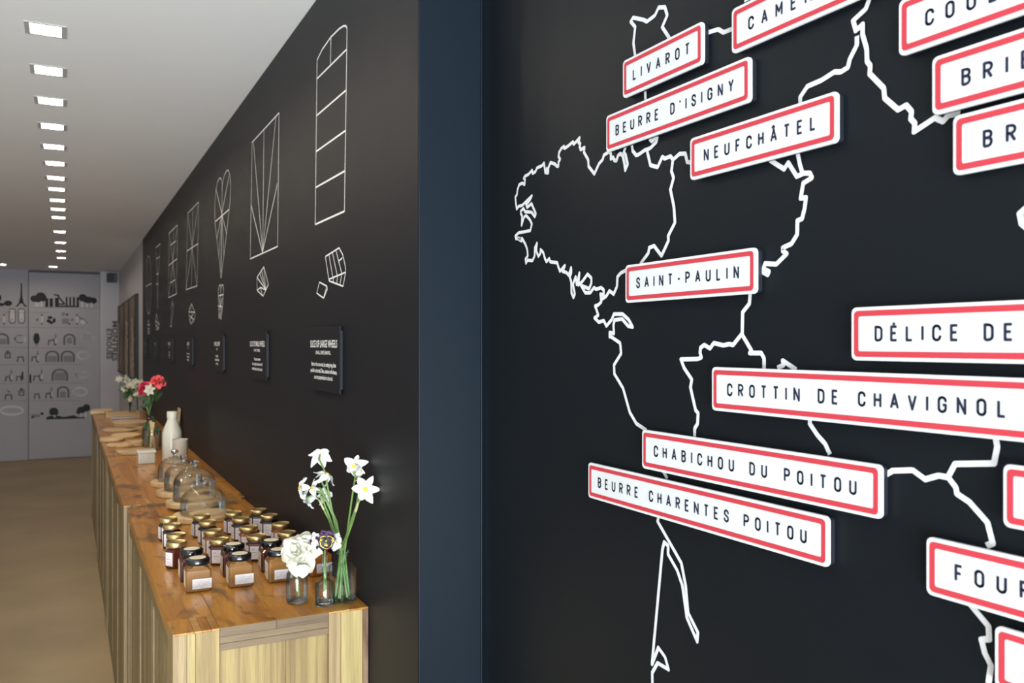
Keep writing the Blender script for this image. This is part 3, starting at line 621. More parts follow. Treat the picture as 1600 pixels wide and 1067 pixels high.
# ------------------------------------------------------------------ oak counter, four units
CT_Z = .96
units = [(2.021, 3.655, .2055, .9600), (3.659, 5.36, .1945, .9700), (5.364, 7.07, .1930, .9700), (7.074, 8.87, .2000, .9700)]
unames = ['nearest oak sideboard unit with grained end panel, jars and vases on it', 'second oak sideboard unit, with glass domes and white bottle on top', 'third oak sideboard unit, carrying round wooden boards', 'farthest oak sideboard unit, beside the back white flowers']
for k, (y0, y1, x0, zt) in enumerate(units):
    r = empty('sideboard', (x0, y0, 0)); tag(r, unames[k], 'sideboard', 'oak sideboard units along the wall')
    W_ = XW-.001-x0; Ln = y1-y0; rd = lambda a: a
    q = [0, .0995, .2255, .348, W_]   # seams of the top boards
    # top boards (parts); the top is flush with corner posts
    def brd(name, m, x0_, x1_, y0_, y1_, z0_, z1_, bev=.0007): MB().box(x0_+.0003, x1_-.0003, y0_+.0003, y1_-.0003, z0_, z1_).build(name, m, r, bevel=bev, seg=1)
    e = .105
    brd('top_board', M['top'], q[0], q[1], e, Ln-e, zt-.035, zt)
    for i in (1, 2): brd('top_board', M['top'], q[i], q[i+1], .0018, Ln-.0018, zt-.020, zt)
    for i in (1, 2): brd('end_cap', M['oak_brown'], q[i], q[i+1], .0002, .0018, zt-.020, zt-.0004)
    brd('top_board', M['top'], q[3], q[4], e, Ln-e, zt-.035, zt)
    # posts with their staves
    stv = [0, .0265, .0395, .0470, .0995]
    stv = [0, .030, .0475, .0995] 
    mats = [M['oak'], M['oak'], M['oak']]
    for yy0, yy1 in ((0, e), (Ln-e, Ln)):
        for i in range(3): brd('post_stave', [M['oak_tan'], M['oak_pale'], M['oak']][i], stv[i], stv[i+1], yy0, yy1, 0, zt-.004)
        for i in range(4):
            s = [0, .045, .062, .082, .0995]; brd('top_block', M['topx'] if i % 2 else M['top'], s[i], s[i+1], yy0, yy1, zt-.0042, zt)
        for i, (a, b) in enumerate(((.348, .378), (.378, W_-.0145), (W_-.0145, W_))):
            brd('post_stave', [M['oak_tan'], M['oak_pale'], M['oak_knotty']][i], a, b, yy0, yy1, 0, zt-.004)
        brd('top_block', M['topx'], .348, .40, yy0, yy1, zt-.0042, zt); brd('top_block', M['top'], .40, W_, yy0, yy1, zt-.0042, zt)
    # end rail and panel
    for yy in (0.002, Ln-.032):
        brd('end_rail', M['oak_brown'], .0995, .348, yy, yy+.03, zt-.0365, zt-.0205)
        brd('end_rail', M['oak_brown'], .0995, .348, yy, yy+.03, zt-.052, zt-.037)
        for i in range(2):
            a = .0995+.2485*[0, .6, 1][i]; b = .0995+.2485*[0, .6, 1][i+1]
            brd('end_panel', M['oak'], a, b, yy+.006, yy+.022, .03, zt-.052)
        brd('end_rail', M['oak_brown'], .0995, .348, yy, yy+.03, .0, .05)
    # front: doors made of upright boards in frames, set slightly back
    nd = 3; span = (Ln-2*e)/nd
    brd('front_rail', M['oak_side'], .002, .022, e, Ln-e, zt-.075, zt-.036)
    brd('plinth', M['oak_side'], .004, .03, e, Ln-e, 0, .07)
    for dI in range(nd):
        ya = e+dI*span; yb = ya+span
        d = MB().box(.010, .024, ya+.004, yb-.004, .074, zt-.079).build('door', M['oak_side'], r, bevel=.001)
        for (a, b) in ((ya+.003, ya+.055), (yb-.055, yb-.003)):
            MB().box(.003, .012, a, b, .073, zt-.078).build('stile', M['oak_side'], d, bevel=.0012)
        nb = 4; ww = (span-.116)/nb
        for i in range(nb):
            a = ya+.058+i*ww; MB().box(.0065, .0105, a+.0015, a+ww-.0015, .076, zt-.08).build('board', M['oak_side'], d, bevel=.001)
    brd('back_panel', M['oak_side'], W_-.012, W_-.002, e, Ln-e, .02, zt-.04)

# ------------------------------------------------------------------ honey and jam jars
def make_hex_jar(content):
    r = empty('preserve_jar', (0, 0, 0)); R = .0315
    body = [(.027,0),(R-.001,.0015),(R,.005),(R,.0475),(.0285,.0515),(.0240,.0550),(.0235,.060)]
    MB().solid(body, 6, rot=math.radians(-115+30)).build('jar_body', content, r, bevel=.0012)
    lid = [(.0248,.0585),(.0275,.059),(.0282,.061),(.0282,.0690),(.0272,.0712),(.0252,.0722),(.0240,.0714)]
    MB().solid(lid, 32).build('lid', M['gold'], r, smooth=50)
    c8 = R*math.cos(math.radians(30))+.0004
    for k, deg in enumerate((-115, -175, -235)):
        a = math.radians(deg); n = Vector((math.cos(a), math.sin(a), 0)); t = Vector((-n.y, n.x, 0))
        def q(s, z, e=0): p = n*(c8+e)+t*s; return (p.x, p.y, z)
        w = .0132
        o = MB().add([q(-w,.0075),q(w,.0075),q(w,.0455),q(-w,.0455)], [(0,1,2,3)]).build('paper_label', M['paper'], r)
        pr = MB()
        for z, a0, b0 in ((.038,-.008,-.002),(.036,-.008,.001),(.028,-.009,.004),(.026,-.009,.007),(.018,-.007,.003)):
            pr.add([q(a0,z-.0004,.0003),q(b0,z-.0004,.0003),q(b0,z+.0004,.0003),q(a0,z+.0004,.0003)], [(0,1,2,3)])
        pr.build('label_print', M['ink'], o)
    return r
def make_square_jar(content, front_label=True):
    r = empty('square_jar', (0, 0, 0)); h = .0315
    mb = MB()
    def ring(s, z, ch): return [(-s+ch,-s,z),(s-ch,-s,z),(s,-s+ch,z),(s,s-ch,z),(s-ch,s,z),(-s+ch,s,z),(-s,s-ch,z),(-s,-s+ch,z)]
    rings = [ring(h-.003,0,.004), ring(h,.003,.004), ring(h,.054,.004), ring(h-.005,.0605,.006), ring(.0245,.0640,.012), ring(.0235,.0665,.0125), ring(.0235,.070,.0125)]
    vs = [p for q in rings for p in q]; fs = [tuple(range(7,-1,-1)), tuple(range(len(vs)-8, len(vs)))]
    for i in range(len(rings)-1):
        for k in range(8): fs.append((i*8+k, i*8+(k+1)%8, (i+1)*8+(k+1)%8, (i+1)*8+k))
    mb.add(vs, fs).build('jar_body', content, r, bevel=.0015)
    lid = [(.0285,.0665),(.0300,.0675),(.0303,.070),(.0303,.0790),(.0292,.0812),(.0270,.0822)]
    MB().solid(lid, 40).build('lid', M['black_lid'], r, smooth=50)
    o = MB().lathe([(.0205,.0828),(1e-5,.0832)], 32).build('lid_label', M['cream'], r)
    MB().poly([(-.008,-.001,.0835),(.008,-.001,.0835),(.008,0,.0835),(-.008,0,.0835)]).build('label_print', M['ink'], o)
    y = -h-.0004; x = -h-.0004
    o = MB().add([(x,.024,.012),(x,-.024,.012),(x,-.024,.052),(x,.024,.052)], [(0,1,2,3)]).build('side_label', M['cream'], r)
    pr = MB()
    for z, a, b in ((.044,.018,-.018),(.038,.014,-.014),(.030,.018,-.010),(.022,.018,-.018)): pr.add([(x-.0003,a,z),(x-.0003,b,z),(x-.0003,b,z+.0012),(x-.0003,a,z+.0012)], [(0,1,2,3)])
    pr.build('label_print', M['ink'], o)
    if front_label:
        o = MB().add([(-.016,y,.009),(.0310,y,.009),(.0310,y,.034),(-.016,y,.034)], [(0,1,2,3)]).build('front_label', M['grey_paper'], r)
        pr = MB(); random.seed(3)
        for j in range(8):
            z = .0115+j*.0026
            xx = -.0135
            while xx < .026:
                w = random.uniform(.0015, .006)
                if random.random() < .75: pr.add([(xx,y-.0003,z),(min(xx+w,.0285),y-.0003,z),(min(xx+w,.0285),y-.0003,z+.0006),(xx,y-.0003,z+.0006)], [(0,1,2,3)])
                xx += w+.001
        pr.build('label_print', M['ink'], o)
    return r
protos = {}
def put_jar(kind, mk, u, v, zl, label, rz=0, group=None):
    key = (kind, mk)
    p = on_z(u, v, CT_Z+zl)
    if key not in protos: o = make_hex_jar(M[mk]) if kind == 'hex' else make_square_jar(M[mk], kind == 'sq'); protos[key] = o
    else: o = copy_tree(protos[key])
    o.location = (p.x, p.y, CT_Z+.0005); o.rotation_euler = (0, 0, rz)
    cat = 'jar'; tag(o, label, cat, group)
gj = [('c_brown',262.9,809,'leftmost row, farthest from the camera'),('c_dark',268.9,818.8,'leftmost row, second farthest, nearly black contents'),('c_brown',275.3,833.8,'leftmost row, third from the far end'),('c_red',276,846,'leftmost row, nearest, reddish with two labels'),
      ('c_dark',314.6,804.5,'second row from left, farthest from the camera'),('c_dark',324.8,813.9,'second row from left, second farthest'),('c_amber',332.6,828,'second row from left, amber, third from the far end'),('c_red',342.8,841.6,'second row from left, nearest to the camera'),
      ('c_brown',364.5,800.1,'third row from left, farthest from the camera'),('c_dark',376.5,809,'third row from left, second farthest, blackish'),('c_amber',388.5,822.4,'third row from left, amber, third from the far end'),('c_red',400.6,836.2,'third row from left, nearest, red-brown'),
      ('c_dark',404,795.7,'row beside the wall, farthest from the camera'),('c_dark',420.6,804,'row beside the wall, second farthest, black contents'),('c_amber',438.8,817,'row beside the wall, amber, third from the far end'),('c_amber',448.6,830.9,'row beside the wall, nearest, amber')]
for mk, u, v, w in gj: put_jar('hex', mk, u, v, .0722, 'gold-lidded jam jar in '+w if 'row' in w[:9] or 'leftmost' in w else 'gold-lidded jam jar in '+w, (random.uniform(-.12, .12) if v != 846 else math.radians(-28)), 'gold-lidded jam jars on the sideboard')
sj = [('c_red',299.5,857.3,'black-lidded square jar of dark jam, leftmost of the back row'),('c_red',364.7,849.8,'black-lidded square jar of dark jam, second from left in the back row'),('c_red',423.7,843.7,'black-lidded square jar of dark jam, third from left in the back row'),('c_amber',482,838,'black-lidded square jar partly hidden behind the white flower, back row')]
for mk, u, v, l in sj: put_jar('sqb', mk, u, v, .0822, l, random.uniform(-.04, .02), 'black-lidded square jars')
for mk, u, v, l in [('c_honey',308.9,871.4,'black-lidded square honey jar, leftmost of the front row'),('c_honey',374.5,864.8,'black-lidded square honey jar, second from left in the front row'),('c_honey',435,858.2,'black-lidded square honey jar just left of the white flower'),('c_amber',496,850,'black-lidded square honey jar behind the slim pansy vase')]:
    put_jar('sq', mk, u, v, .0822, l, math.radians(-1.5) if u < 490 else math.radians(9), 'black-lidded square jars')

# ------------------------------------------------------------------ glass domes on wooden plates
def dome(u, v, Rb, Rd, Hd, gm, label, bl, ybar=0):
    p = on_z(u, v, .97+.022); z0 = .97 if p.y > 3.657 else .96
    if p.y-Rb < 3.66 < p.y+Rb: z0 = .9705
    b = MB().solid([(Rb-.004,0),(Rb,.004),(Rb,.018),(Rb-.003,.022)], 56).build('serving_board', M['beech'], None, smooth=35)
    b.location = (p.x, p.y, z0); tag(b, bl, 'board', 'round boards under the domes')
    r = empty('glass_dome', (p.x, p.y, z0+.0225)); tag(r, label, 'glass dome', 'glass cheese domes')
    prof = [(Rd,0),(Rd+.001,.002)]
    hs = Hd-Rd*.75
    prof += [(Rd, max(.01, hs))]
    for k in range(1, 11):
        a = k*math.pi/2/10; prof.append((max(Rd*math.cos(a), .008), max(.01, hs)+ (Hd-max(.01, hs))*math.sin(a)))
    n = len(prof); inner = [(max(x-.0025, .004), z-.002 if i > 2 else z) for i, (x, z) in enumerate(prof)][::-1]
    MB().lathe(prof, 56).build('dome_shell', gm, r, smooth=60)
    MB().solid([(.007,Hd-.003),(.0065,Hd+.006),(.012,Hd+.012),(.0165,Hd+.020),(.0165,Hd+.026),(.011,Hd+.031)], 8).build('knob', M['solid_glass'], r, bevel=.001)
    return r
dome(317.7, 797, .105, .079, .100, M['glass'], 'wide low clear glass dome nearest the jam jars', 'round pale board under the wide low glass dome nearest the jars')
dome(304, 780, .105, .078, .122, M['glass_tex'], 'tall textured glass dome, second from the jars', 'round pale board, second from the jars, under a tall dome')
dome(286, 764, .105, .074, .110, M['glass_tex'], 'tall textured glass dome, third from the jars', 'round pale board, third from the jars, under a tall dome')
dome(273, 749.5, .100, .070, .104, M['glass'], 'clear tall glass dome farthest from the jars', 'round pale board under the farthest tall dome')

# ------------------------------------------------------------------ bottle, cup, butter dish, far boards
def at_top(u, v, z=.97): return on_z(u, v, z)
p = at_top(269, 722); r = MB().solid([(.044,0),(.048,.003),(.049,.01),(.049,.155),(.046,.170),(.028,.215),(.0235,.228),(.0235,.232),(.0265,.233),(.0265,.268),(.025,.270)], 40).build('milk_bottle', M['ceramic'], None, smooth=40)
r.location = (p.x, p.y, .9705); tag(r, 'tall white ceramic bottle with a stepped neck beside the wall', 'bottle')
p = at_top(279.5, 722.5); r = empty('white_cup', (p.x, p.y, .9705)); r.location.y = p.y-.06; tag(r, 'plain white ceramic cup in front of the white bottle', 'cup')
MB().lathe([(1e-5,0),(.036,0),(.038,.003),(.038,.122),(.0395,.124),(.0395,.129),(.037,.129),(.0355,.122),(.035,.008),(1e-5,.007)], 36).build('cup_body', M['ceramic'], r, smooth=40)
MB().solid([(.0335,.100),(.0335,.104)], 24).build('candle_wax', M['cream'], r)
p = at_top(229, 725); r = empty('butter_dish', (p.x, p.y+.03, .9705), math.radians(3)); tag(r, 'small white lidded porcelain box near the counter front edge', 'dish')
mb = MB(); mb.box(-.041,.041,-.03,.03,0,.056).build('dish_base', M['ceramic'], r, bevel=.005, seg=3)
for k in range(6): MB().box(-.036+k*.0135,-.030+k*.0135,-.0312,-.0295,.004,.052).build('rib', M['ceramic'], r, bevel=.0008)
MB().box(-.046,.046,-.035,.035,.056,.072).build('dish_lid', M['ceramic'], r, bevel=.004, seg=3)
def disc_board(u, v, R, h, label, name='serving_board', sy=1.0, z=None, m='beech'):
    p = at_top(u, v, .97+h)
    o = MB().solid([(R-.003,0),(R,.003),(R,h-.003),(R-.003,h)], 40, sy=sy).build(name, M[m], None, smooth=35)
    o.location = (p.x, p.y, z if z else .9705); tag(o, label, 'board', 'wooden boards on the far counter'); return o
disc_board(213, 703, .105, .018, 'large round wooden board behind the white porcelain box')
disc_board(190.5, 693, .088, .016, 'round board left of the thick round block')
disc_board(215.5, 688, .055, .032, 'small thick round wooden block', 'wooden_block')
disc_board(175, 684.5, .075, .016, 'round board nearest the front edge of the counter', sy=1.6)
disc_board(197, 678.5, .095, .016, 'round board in the middle of the far counter', sy=1.5)
disc_board(187, 670, .115, .016, 'wide board left of the thin flower vase', sy=1.2)
disc_board(214, 667.5, .080, .016, 'board directly left of the flower vase')
disc_board(203, 658.5, .13, .030, 'large thick board in front of the far tray', sy=1.3)
# far tray and folded cloth
p = at_top(191, 652.5); r = empty('cutlery_tray', (p.x, p.y, .9705)); tag(r, 'shallow pale wooden tray with cutlery near the far end', 'tray')
MB().box(-.13,.13,-.10,.10,0,.01).build('tray_base', M['beech'], r)
for a in ((-.13,.13,-.10,-.09),(-.13,.13,.09,.10),(-.13,-.12,-.09,.09),(.12,.13,-.09,.09)): MB().box(*a,.01,.05).build('tray_side', M['beech'], r, bevel=.002)
o = MB().box(-.10,.02,-.14,-.12,0,.015).box(-.02,.10,-.15,-.13,0,.015).build('spoon_pair', M['metal'], None, bevel=.004); o.location = (p.x, p.y, .9705); tag(o, 'metal spoons lying in front of the far wooden tray', 'cutlery')
p = at_top(158, 646); r = empty('folded_cloth', (p.x, p.y, .9705)); tag(r, 'folded pale napkins at the far front corner of the counter', 'napkins')
for k in range(3): MB().box(-.09+.01*k,.09,-.12,.12-.02*k,.013*k,.013*k+.012).build('napkin', M['cream' if k % 2 else 'beech'], r, bevel=.004)
# wooden spatula board leaning on the wall behind the bottle
a = on_x(281.5, 653, XW-.006); o = MB().box(-.005,.005,-.05,.05,0,.215).build('wooden_paddle', M['beech'], None, bevel=.003)
o.location = (XW-.030, a.y, .9712); o.rotation_euler = (0, math.radians(5), 0); tag(o, 'narrow wooden paddle leaning on the wall behind the white bottle', 'paddle')
# glass with wooden tools
p = at_top(238.5, 703); r = empty('glass_tumbler', (p.x, p.y, .9705)); tag(r, 'clear glass tumbler holding wooden tools below the pink flowers', 'glass')
MB().lathe([(1e-5,.004),(.045,.004),(.046,.12),(.048,.12),(.048,0),(1e-5,0)], 32).build('tumbler_wall', M['glass'], r, smooth=40)
for (dx, dy, tilt, l) in ((-.012,0,.10,.16),(.012,.008,-.14,.17)):
    o = MB().box(-.008,.008,-.003,.003,0,l).build('wooden_stick', M['beech'], None, bevel=.002); o.location = (p.x+dx, p.y+dy, .976); o.rotation_euler = (0, tilt, 0)
    tag(o, 'flat wooden stick in the tumbler, '+('left one' if dx < 0 else 'right one'), 'stick', 'wooden sticks in the tumbler')

# ------------------------------------------------------------------ flowers
def basis(n):
    n = Vector(n).normalized(); e = n.cross(Vector((0, 0, 1)))
    if e.length < .1: e = n.cross(Vector((1, 0, 0)))
    e.normalize(); return e, n.cross(e).normalized(), n
RIGHT = Vector((CT, -ST, 0)); UP = Vector((0, 0, 1)); TOWARD = Vector((-ST, -CT, 0))
def cdir(r, u, t): return (RIGHT*r+UP*u+TOWARD*t).normalized()
def petal_mesh(base, d, n, L, Wd, curl=.25, cup=.25, wav=0, tip=.35, seg=6, ph=0):
    """curved petal from base along d, surface normal n"""
    d = d.normalized(); n = (n-d*n.dot(d)).normalized(); s = d.cross(n); mb = MB(); vs = []; fs = []
    for i in range(seg+1):
        t = i/seg; w = Wd*.5*(math.sin(math.pi*min(1, .12+.88*t**.75)*.98)**.75)*(1 if t < 1 else .55)+Wd*.03
        if t > .8: w *= 1-(t-.8)*tip*2.2
        c = base+d*L*t*(1-.12*curl*t)+n*(curl*L*(t**2)*-1+wav*L*.06*math.sin(t*7+ph))
        for j in range(-2, 3):
            q = j/2; vs.append(c+s*w*q+n*(cup*w*(q*q))+n*wav*L*.05*math.sin(q*5+t*6+ph))
    for i in range(seg):
        for j in range(4): fs.append((i*5+j, i*5+j+1, i*5+j+6, i*5+j+5))
    return mb.add(vs, fs)
def daffodil(c, n, size, label, stem, back=.15, rot=0, npet=6, droop=None, sheath=False, bend=None):
    e1, e2, n = basis(n); c = Vector(c)
    r = empty('daffodil', tuple(stem[0])); tag(r, label, 'flower', 'daffodils in the square vase')
    o = Vector(stem[0])
    for k in range(npet):
        a = rot+2*math.pi*k/npet+random.uniform(-.12, .12); d = e1*math.cos(a)+e2*math.sin(a)
        tilt = -back+random.uniform(-.4, .35)
        dd = (d+n*tilt+(UP*-.28 if droop else Vector((0,0,0)))).normalized()
        mb = petal_mesh(c-o+d*size*.04-n*size*(.01*(k % 2)), dd, n, size*.56*random.uniform(.88, 1.08), size*.33*random.uniform(.85, 1.15), random.uniform(-.05, .6), random.uniform(.0, .6), 1, .35, ph=k*1.7)
        mb.build('petal', M['petal'], r, smooth=80, sub=1)
    Mx = Matrix((e1, e2, n)).transposed()
    mb = MB().lathe([(size*.045, 0), (size*.075, size*.03), (size*.105, size*.055), (size*.09, size*.05), (size*.03, size*.012), (1e-5, size*.01)], 16, c=tuple(c-o), M=Mx)
    mb.build('corona', M['corona'], r, smooth=60)
    MB().tube([c-o, c-o-n*size*.28, c-o-n*size*.42-UP*size*.02], size*.035, 8, size*.05).build('flower_tube', M['stem'], r, smooth=60)
    pts = [Vector(p)-o for p in stem]
    # smooth the stem
    q = [pts[0]]
    for i in range(len(pts)-1):
        for t in (.5, 1.0): q.append(pts[i].lerp(pts[i+1], t))
    q.append(c-o-n*size*.40)
    MB().tube(q, .0027, 8, .0023).build('stem', M['stem'], r, smooth=60)
    if sheath:
        MB().tube([q[-3], q[-2], q[-2].lerp(q[-1], .8)], .0032, 7, .0015).build('sheath', M['stem_pale'], r, smooth=60)
    return r
# square bottle (vase 3)
tq = 2.165
pv3 = on_z(535, 938, CT_Z); V3 = Vector((pv3.x, pv3.y, CT_Z+.0005))
r = empty('square_bottle', tuple(V3), math.radians(-4)); tag(r, 'square greenish glass bottle holding tall daffodils beside the wall', 'vase')
def sqring(s, z, ch): return [(-s+ch,-s,z),(s-ch,-s,z),(s,-s+ch,z),(s,s-ch,z),(s-ch,s,z),(-s+ch,s,z),(-s,s-ch,z),(-s,-s+ch,z)]
def octa(rr, z): return [(rr*math.cos(math.radians(-112.5+45*k+ (0)))*1.0, rr*math.sin(math.radians(-112.5+45*k)), z) for k in range(8)]
rings = [sqring(.026,0,.006), sqring(.0295,.004,.005), sqring(.0295,.082,.005), sqring(.0255,.089,.008), octa(.0150,.0915), octa(.0135,.095), octa(.0135,.117), octa(.0165,.118), octa(.0165,.126), octa(.0125,.126)]
vs = [q for R_ in rings for q in R_]; fs = [tuple(range(7,-1,-1))]
for i in range(len(rings)-1):
    for k in range(8): fs.append((i*8+k, i*8+(k+1)%8, (i+1)*8+(k+1)%8, (i+1)*8+k))
MB().add(vs, fs).build('bottle_wall', M['glass_green'], r, bevel=.002, smooth=30)
MB().box(-.027,.027,-.027,.027,.001,.006).build('thick_base', M['solid_glass'], r, bevel=.002)
MB().box(-.0270,.0270,-.0270,.0270,.008,.060).build('water', M['water'], r, bevel=.003)
neck = V3+Vector((0, 0, .122))
random.seed(11)
def sp_(u, v, dt=0): return P(u, v, tq+dt)
def foot(k): a = k*1.3; return V3+Vector((.017*math.cos(a), .017*math.sin(a), .010))
def nk(k): a = k*2.1; return neck+Vector((.006*math.cos(a), .006*math.sin(a), 0))
daffodil(sp_(500,710,-.01), cdir(-.1,.35,-.85), .060, 'topmost daffodil seen from behind, left cluster', [foot(0), nk(0), sp_(521,808), sp_(507,735,-.01)], rot=.3, back=.35)
daffodil(sp_(512,741,-.005), cdir(.45,.5,-.1), .058, 'daffodil just below the topmost one, petals drooping', [foot(1), nk(1), sp_(523,820), sp_(514,775)], rot=.9, back=.5)
daffodil(sp_(469,761,-.01), cdir(-.7,.1,.3), .056, 'leftmost daffodil, facing left', [foot(2), nk(2), sp_(515,808), sp_(500,770)], rot=.2, back=.3)
daffodil(sp_(489,763,-.02), cdir(-.65,.05,.55), .048, 'daffodil in the middle of the left cluster, side on', [foot(3), nk(3), sp_(520,805), sp_(505,772)], rot=1.2, back=.2)
daffodil(sp_(477,781,-.005), cdir(-.5,-.35,.1), .056, 'lowest daffodil of the left cluster, hanging down', [foot(4), nk(4), sp_(513,810), sp_(499,782)], rot=.5, back=.3, sheath=True)
daffodil(sp_(508,773,.012), cdir(.3,.0,-.8), .046, 'daffodil behind the left cluster stems', [foot(5), nk(5), sp_(526,815), sp_(513,785)], rot=.8, back=.2)
daffodil(sp_(554,728,-.085), cdir(-.25,.2,.9), .058, 'upper right daffodil facing the camera with yellow centre', [foot(6), nk(6), sp_(549,785,-.05), sp_(555,745,-.07)], rot=.45, back=.05)
daffodil(sp_(564,737,-.095), cdir(.8,.1,-.2), .046, 'daffodil turned right, behind the upper right one', [foot(7), nk(7), sp_(557,790,-.06), sp_(563,755,-.09)], rot=.1, back=.3)
daffodil(sp_(571,764,-.135), cdir(.05,.1,.95), .058, 'lower right daffodil facing the camera with yellow centre', [foot(8), nk(8), sp_(552,812,-.08), sp_(560,785,-.12)], rot=.0, back=.0, sheath=True)
# round bottle with white double flower
pv1 = on_z(464, 941, CT_Z); V1 = Vector((pv1.x, pv1.y, CT_Z+.0005))
r = empty('round_bottle', tuple(V1)); tag(r, 'round-shouldered clear bottle under the large white flower', 'vase')
MB().lathe([(1e-5,0),(.020,0),(.0245,.002),(.0265,.008),(.0265,.062),(.0245,.073),(.018,.083),(.0125,.088),(.0115,.092),(.0115,.100),(.0140,.101),(.0140,.107),(.0115,.107)], 40).build('bottle_wall', M['glass'], r, smooth=40)
MB().solid([(.020,.001),(.0245,.004),(.0248,.008),(.018,.010)], 32).build('thick_base', M['solid_glass'], r, smooth=40)
MB().solid([(.0250,.011),(.0253,.064),(.0235,.0715)], 32).build('water', M['water'], r, smooth=40)
random.seed(5)
def ruffle(name, c, n, R, m, label, stem, parentcat, group, n_in=9, n_mid=9, n_out=7, flat=1.0, stemmat='stem', sr=.0025):
    e1, e2, n = basis(n); c = Vector(c); o = Vector(stem[0]); r = empty(name, tuple(o)); tag(r, label, parentcat, group)
    for cnt, ln, wd, tilt, cup_, curl in ((n_out, 1.12, 1.0, -.02, .25, .2), (n_mid, .80, .80, .50, .40, .05), (n_in, .55, .55, 1.2, .5, -.15)):
        ph = random.uniform(0, 6)
        for k in range(cnt):
            a = ph+2*math.pi*k/cnt+random.uniform(-.15, .15); d = e1*math.cos(a)+e2*math.sin(a)
            dd = (d+n*tilt*flat*random.uniform(.8, 1.2)).normalized()
            petal_mesh(c-o+n*R*.05*tilt, dd, n if tilt < 1 else -d, R*ln*random.uniform(.85, 1.1), R*wd, curl+random.uniform(-.1, .12), cup_, 1.6, .15, ph=k*2.3+a).build('petal', M[m], r, smooth=80, sub=1)
    MB().tube([Vector(p)-o for p in stem]+[c-o-n*R*.05], sr, 8).build('stem', M[stemmat], r, smooth=60)
    return r
ruffle('white_double_flower', P(468, 862, 2.085), cdir(-.2, .35, .85), .050, 'petal_cream', 'large creamy white ruffled flower in the round bottle', [V1+Vector((.005,0,.015)), V1+Vector((-.003,0,.104))], 'flower', None, n_in=6, n_mid=8, n_out=9)
petal_mesh(P(473,882,2.06)-Vector((0,0,0)), cdir(.02,-1,.15), cdir(0,.1,1), .032, .034, .1, .3, .6).build('fallen_petal', M['petal'], None, smooth=80, sub=1)
tag(bpy.data.objects['fallen_petal'], 'broad white petal hanging over the neck of the round bottle', 'petal')
# slim bottle with pansies
pv2 = on_z(507.6, 945, CT_Z); V2 = Vector((pv2.x, pv2.y, CT_Z+.0005))
r = empty('slim_bottle', tuple(V2)); tag(r, 'small clear bottle with a long narrow neck holding pansies', 'vase')
MB().lathe([(1e-5,0),(.021,0),(.0235,.002),(.0235,.046),(.0215,.054),(.012,.060),(.0075,.065),(.0068,.070),(.0068,.136),(.0078,.138),(.0060,.138)], 36).build('bottle_wall', M['glass'], r, smooth=40)
MB().solid([(.021,.0005),(.0225,.002),(.0225,.009),(.020,.011)], 32).build('thick_base', M['solid_glass'], r, smooth=40)
MB().solid([(.0222,.012),(.0222,.046),(.0205,.053),(.011,.059),(.0064,.066),(.0058,.078)], 32).build('water', M['water'], r, smooth=40)
NK2 = V2+Vector((0, 0, .136))
def pansy(c, n, R, cols, label, blot, stem_off=0):
    e1, e2, n = basis(n); c = Vector(c); o = NK2-Vector((0,0,.08)); r = empty('pansy', tuple(o)); tag(r, label, 'flower', 'pansies in the slim bottle')
    # two upper petals, two side petals, one lower petal
    spec = [(60, 1.0, .95, cols[0], -.006), (120, 1.0, .95, cols[0], -.008), (10, .85, .85, cols[1], -.003), (170, .85, .85, cols[1], -.002), (-90, .9, 1.15, cols[2], 0)]
    ph = math.atan2(e2.dot(UP), e1.dot(UP))-math.pi/2
    up = (UP-n*UP.dot(n)).normalized(); rt = up.cross(n)
    for k, (deg, ln, wd, m, off) in enumerate(spec):
        a = math.radians(deg); d = rt*math.cos(a)+up*math.sin(a)
        pt = petal_mesh(c-o+n*(off*.6), d, n, R*ln, R*wd, .12, .15, 1.2, .0, ph=k).build('petal', M[m], r, smooth=80, sub=1)
        if blot and k >= 2:
            petal_mesh(c-o+n*(off*.6+.0016), d, n, R*ln*.72, R*wd*.78, .10, .15, .6, .3, ph=k).build('blotch', M['pansy_black'], pt, smooth=80)
            petal_mesh(c-o+n*(off*.6+.0010)+d*R*.02, d, n, R*ln*.80, R*wd*.86, .10, .15, .9, .3, ph=k+.6).build('yellow_edge', M['pansy_yellow'], pt, smooth=80)
    MB().solid([(.0018,-.001),(.0022,.002)], 8, c=tuple(c-o+n*.002)).build('flower_eye', M['pansy_yellow'], r)
    MB().tube([Vector((.001+stem_off, 0, -.02)), Vector((stem_off*.5, 0, .05)), Vector((stem_off*.3, 0, .08)), c-o-n*.004], .0017, 7).build('stem', M['stem'], r, smooth=60)
pansy(P(510,845,2.05), cdir(.05,-.05,1), .0275, ('purple','purple','purple'), 'dark purple pansy with black and yellow face', True)
pansy(P(492,846,2.06), cdir(-.6,-.1,.7), .0230, ('petal','petal','petal'), 'white pansy with purple blotches left of the purple one', False, -.003)
pansy(P(525,848,2.07), cdir(.7,-.1,.55), .0250, ('petal','petal','petal'), 'white curled pansy right of the purple one', False, .003)
for (u, v) in ((487, 843), (496, 838), (497, 853)):
    o = petal_mesh(P(u, v, 2.04), cdir(-.3,-.6,.1), cdir(-.6,0,.8), .009, .008, .1, .2, 0).build('purple_blotch', M['purple'], bpy.data.objects['pansy.001'], smooth=80)
    o.matrix_parent_inverse = Matrix.Translation(bpy.data.objects['pansy.001'].location).inverted()

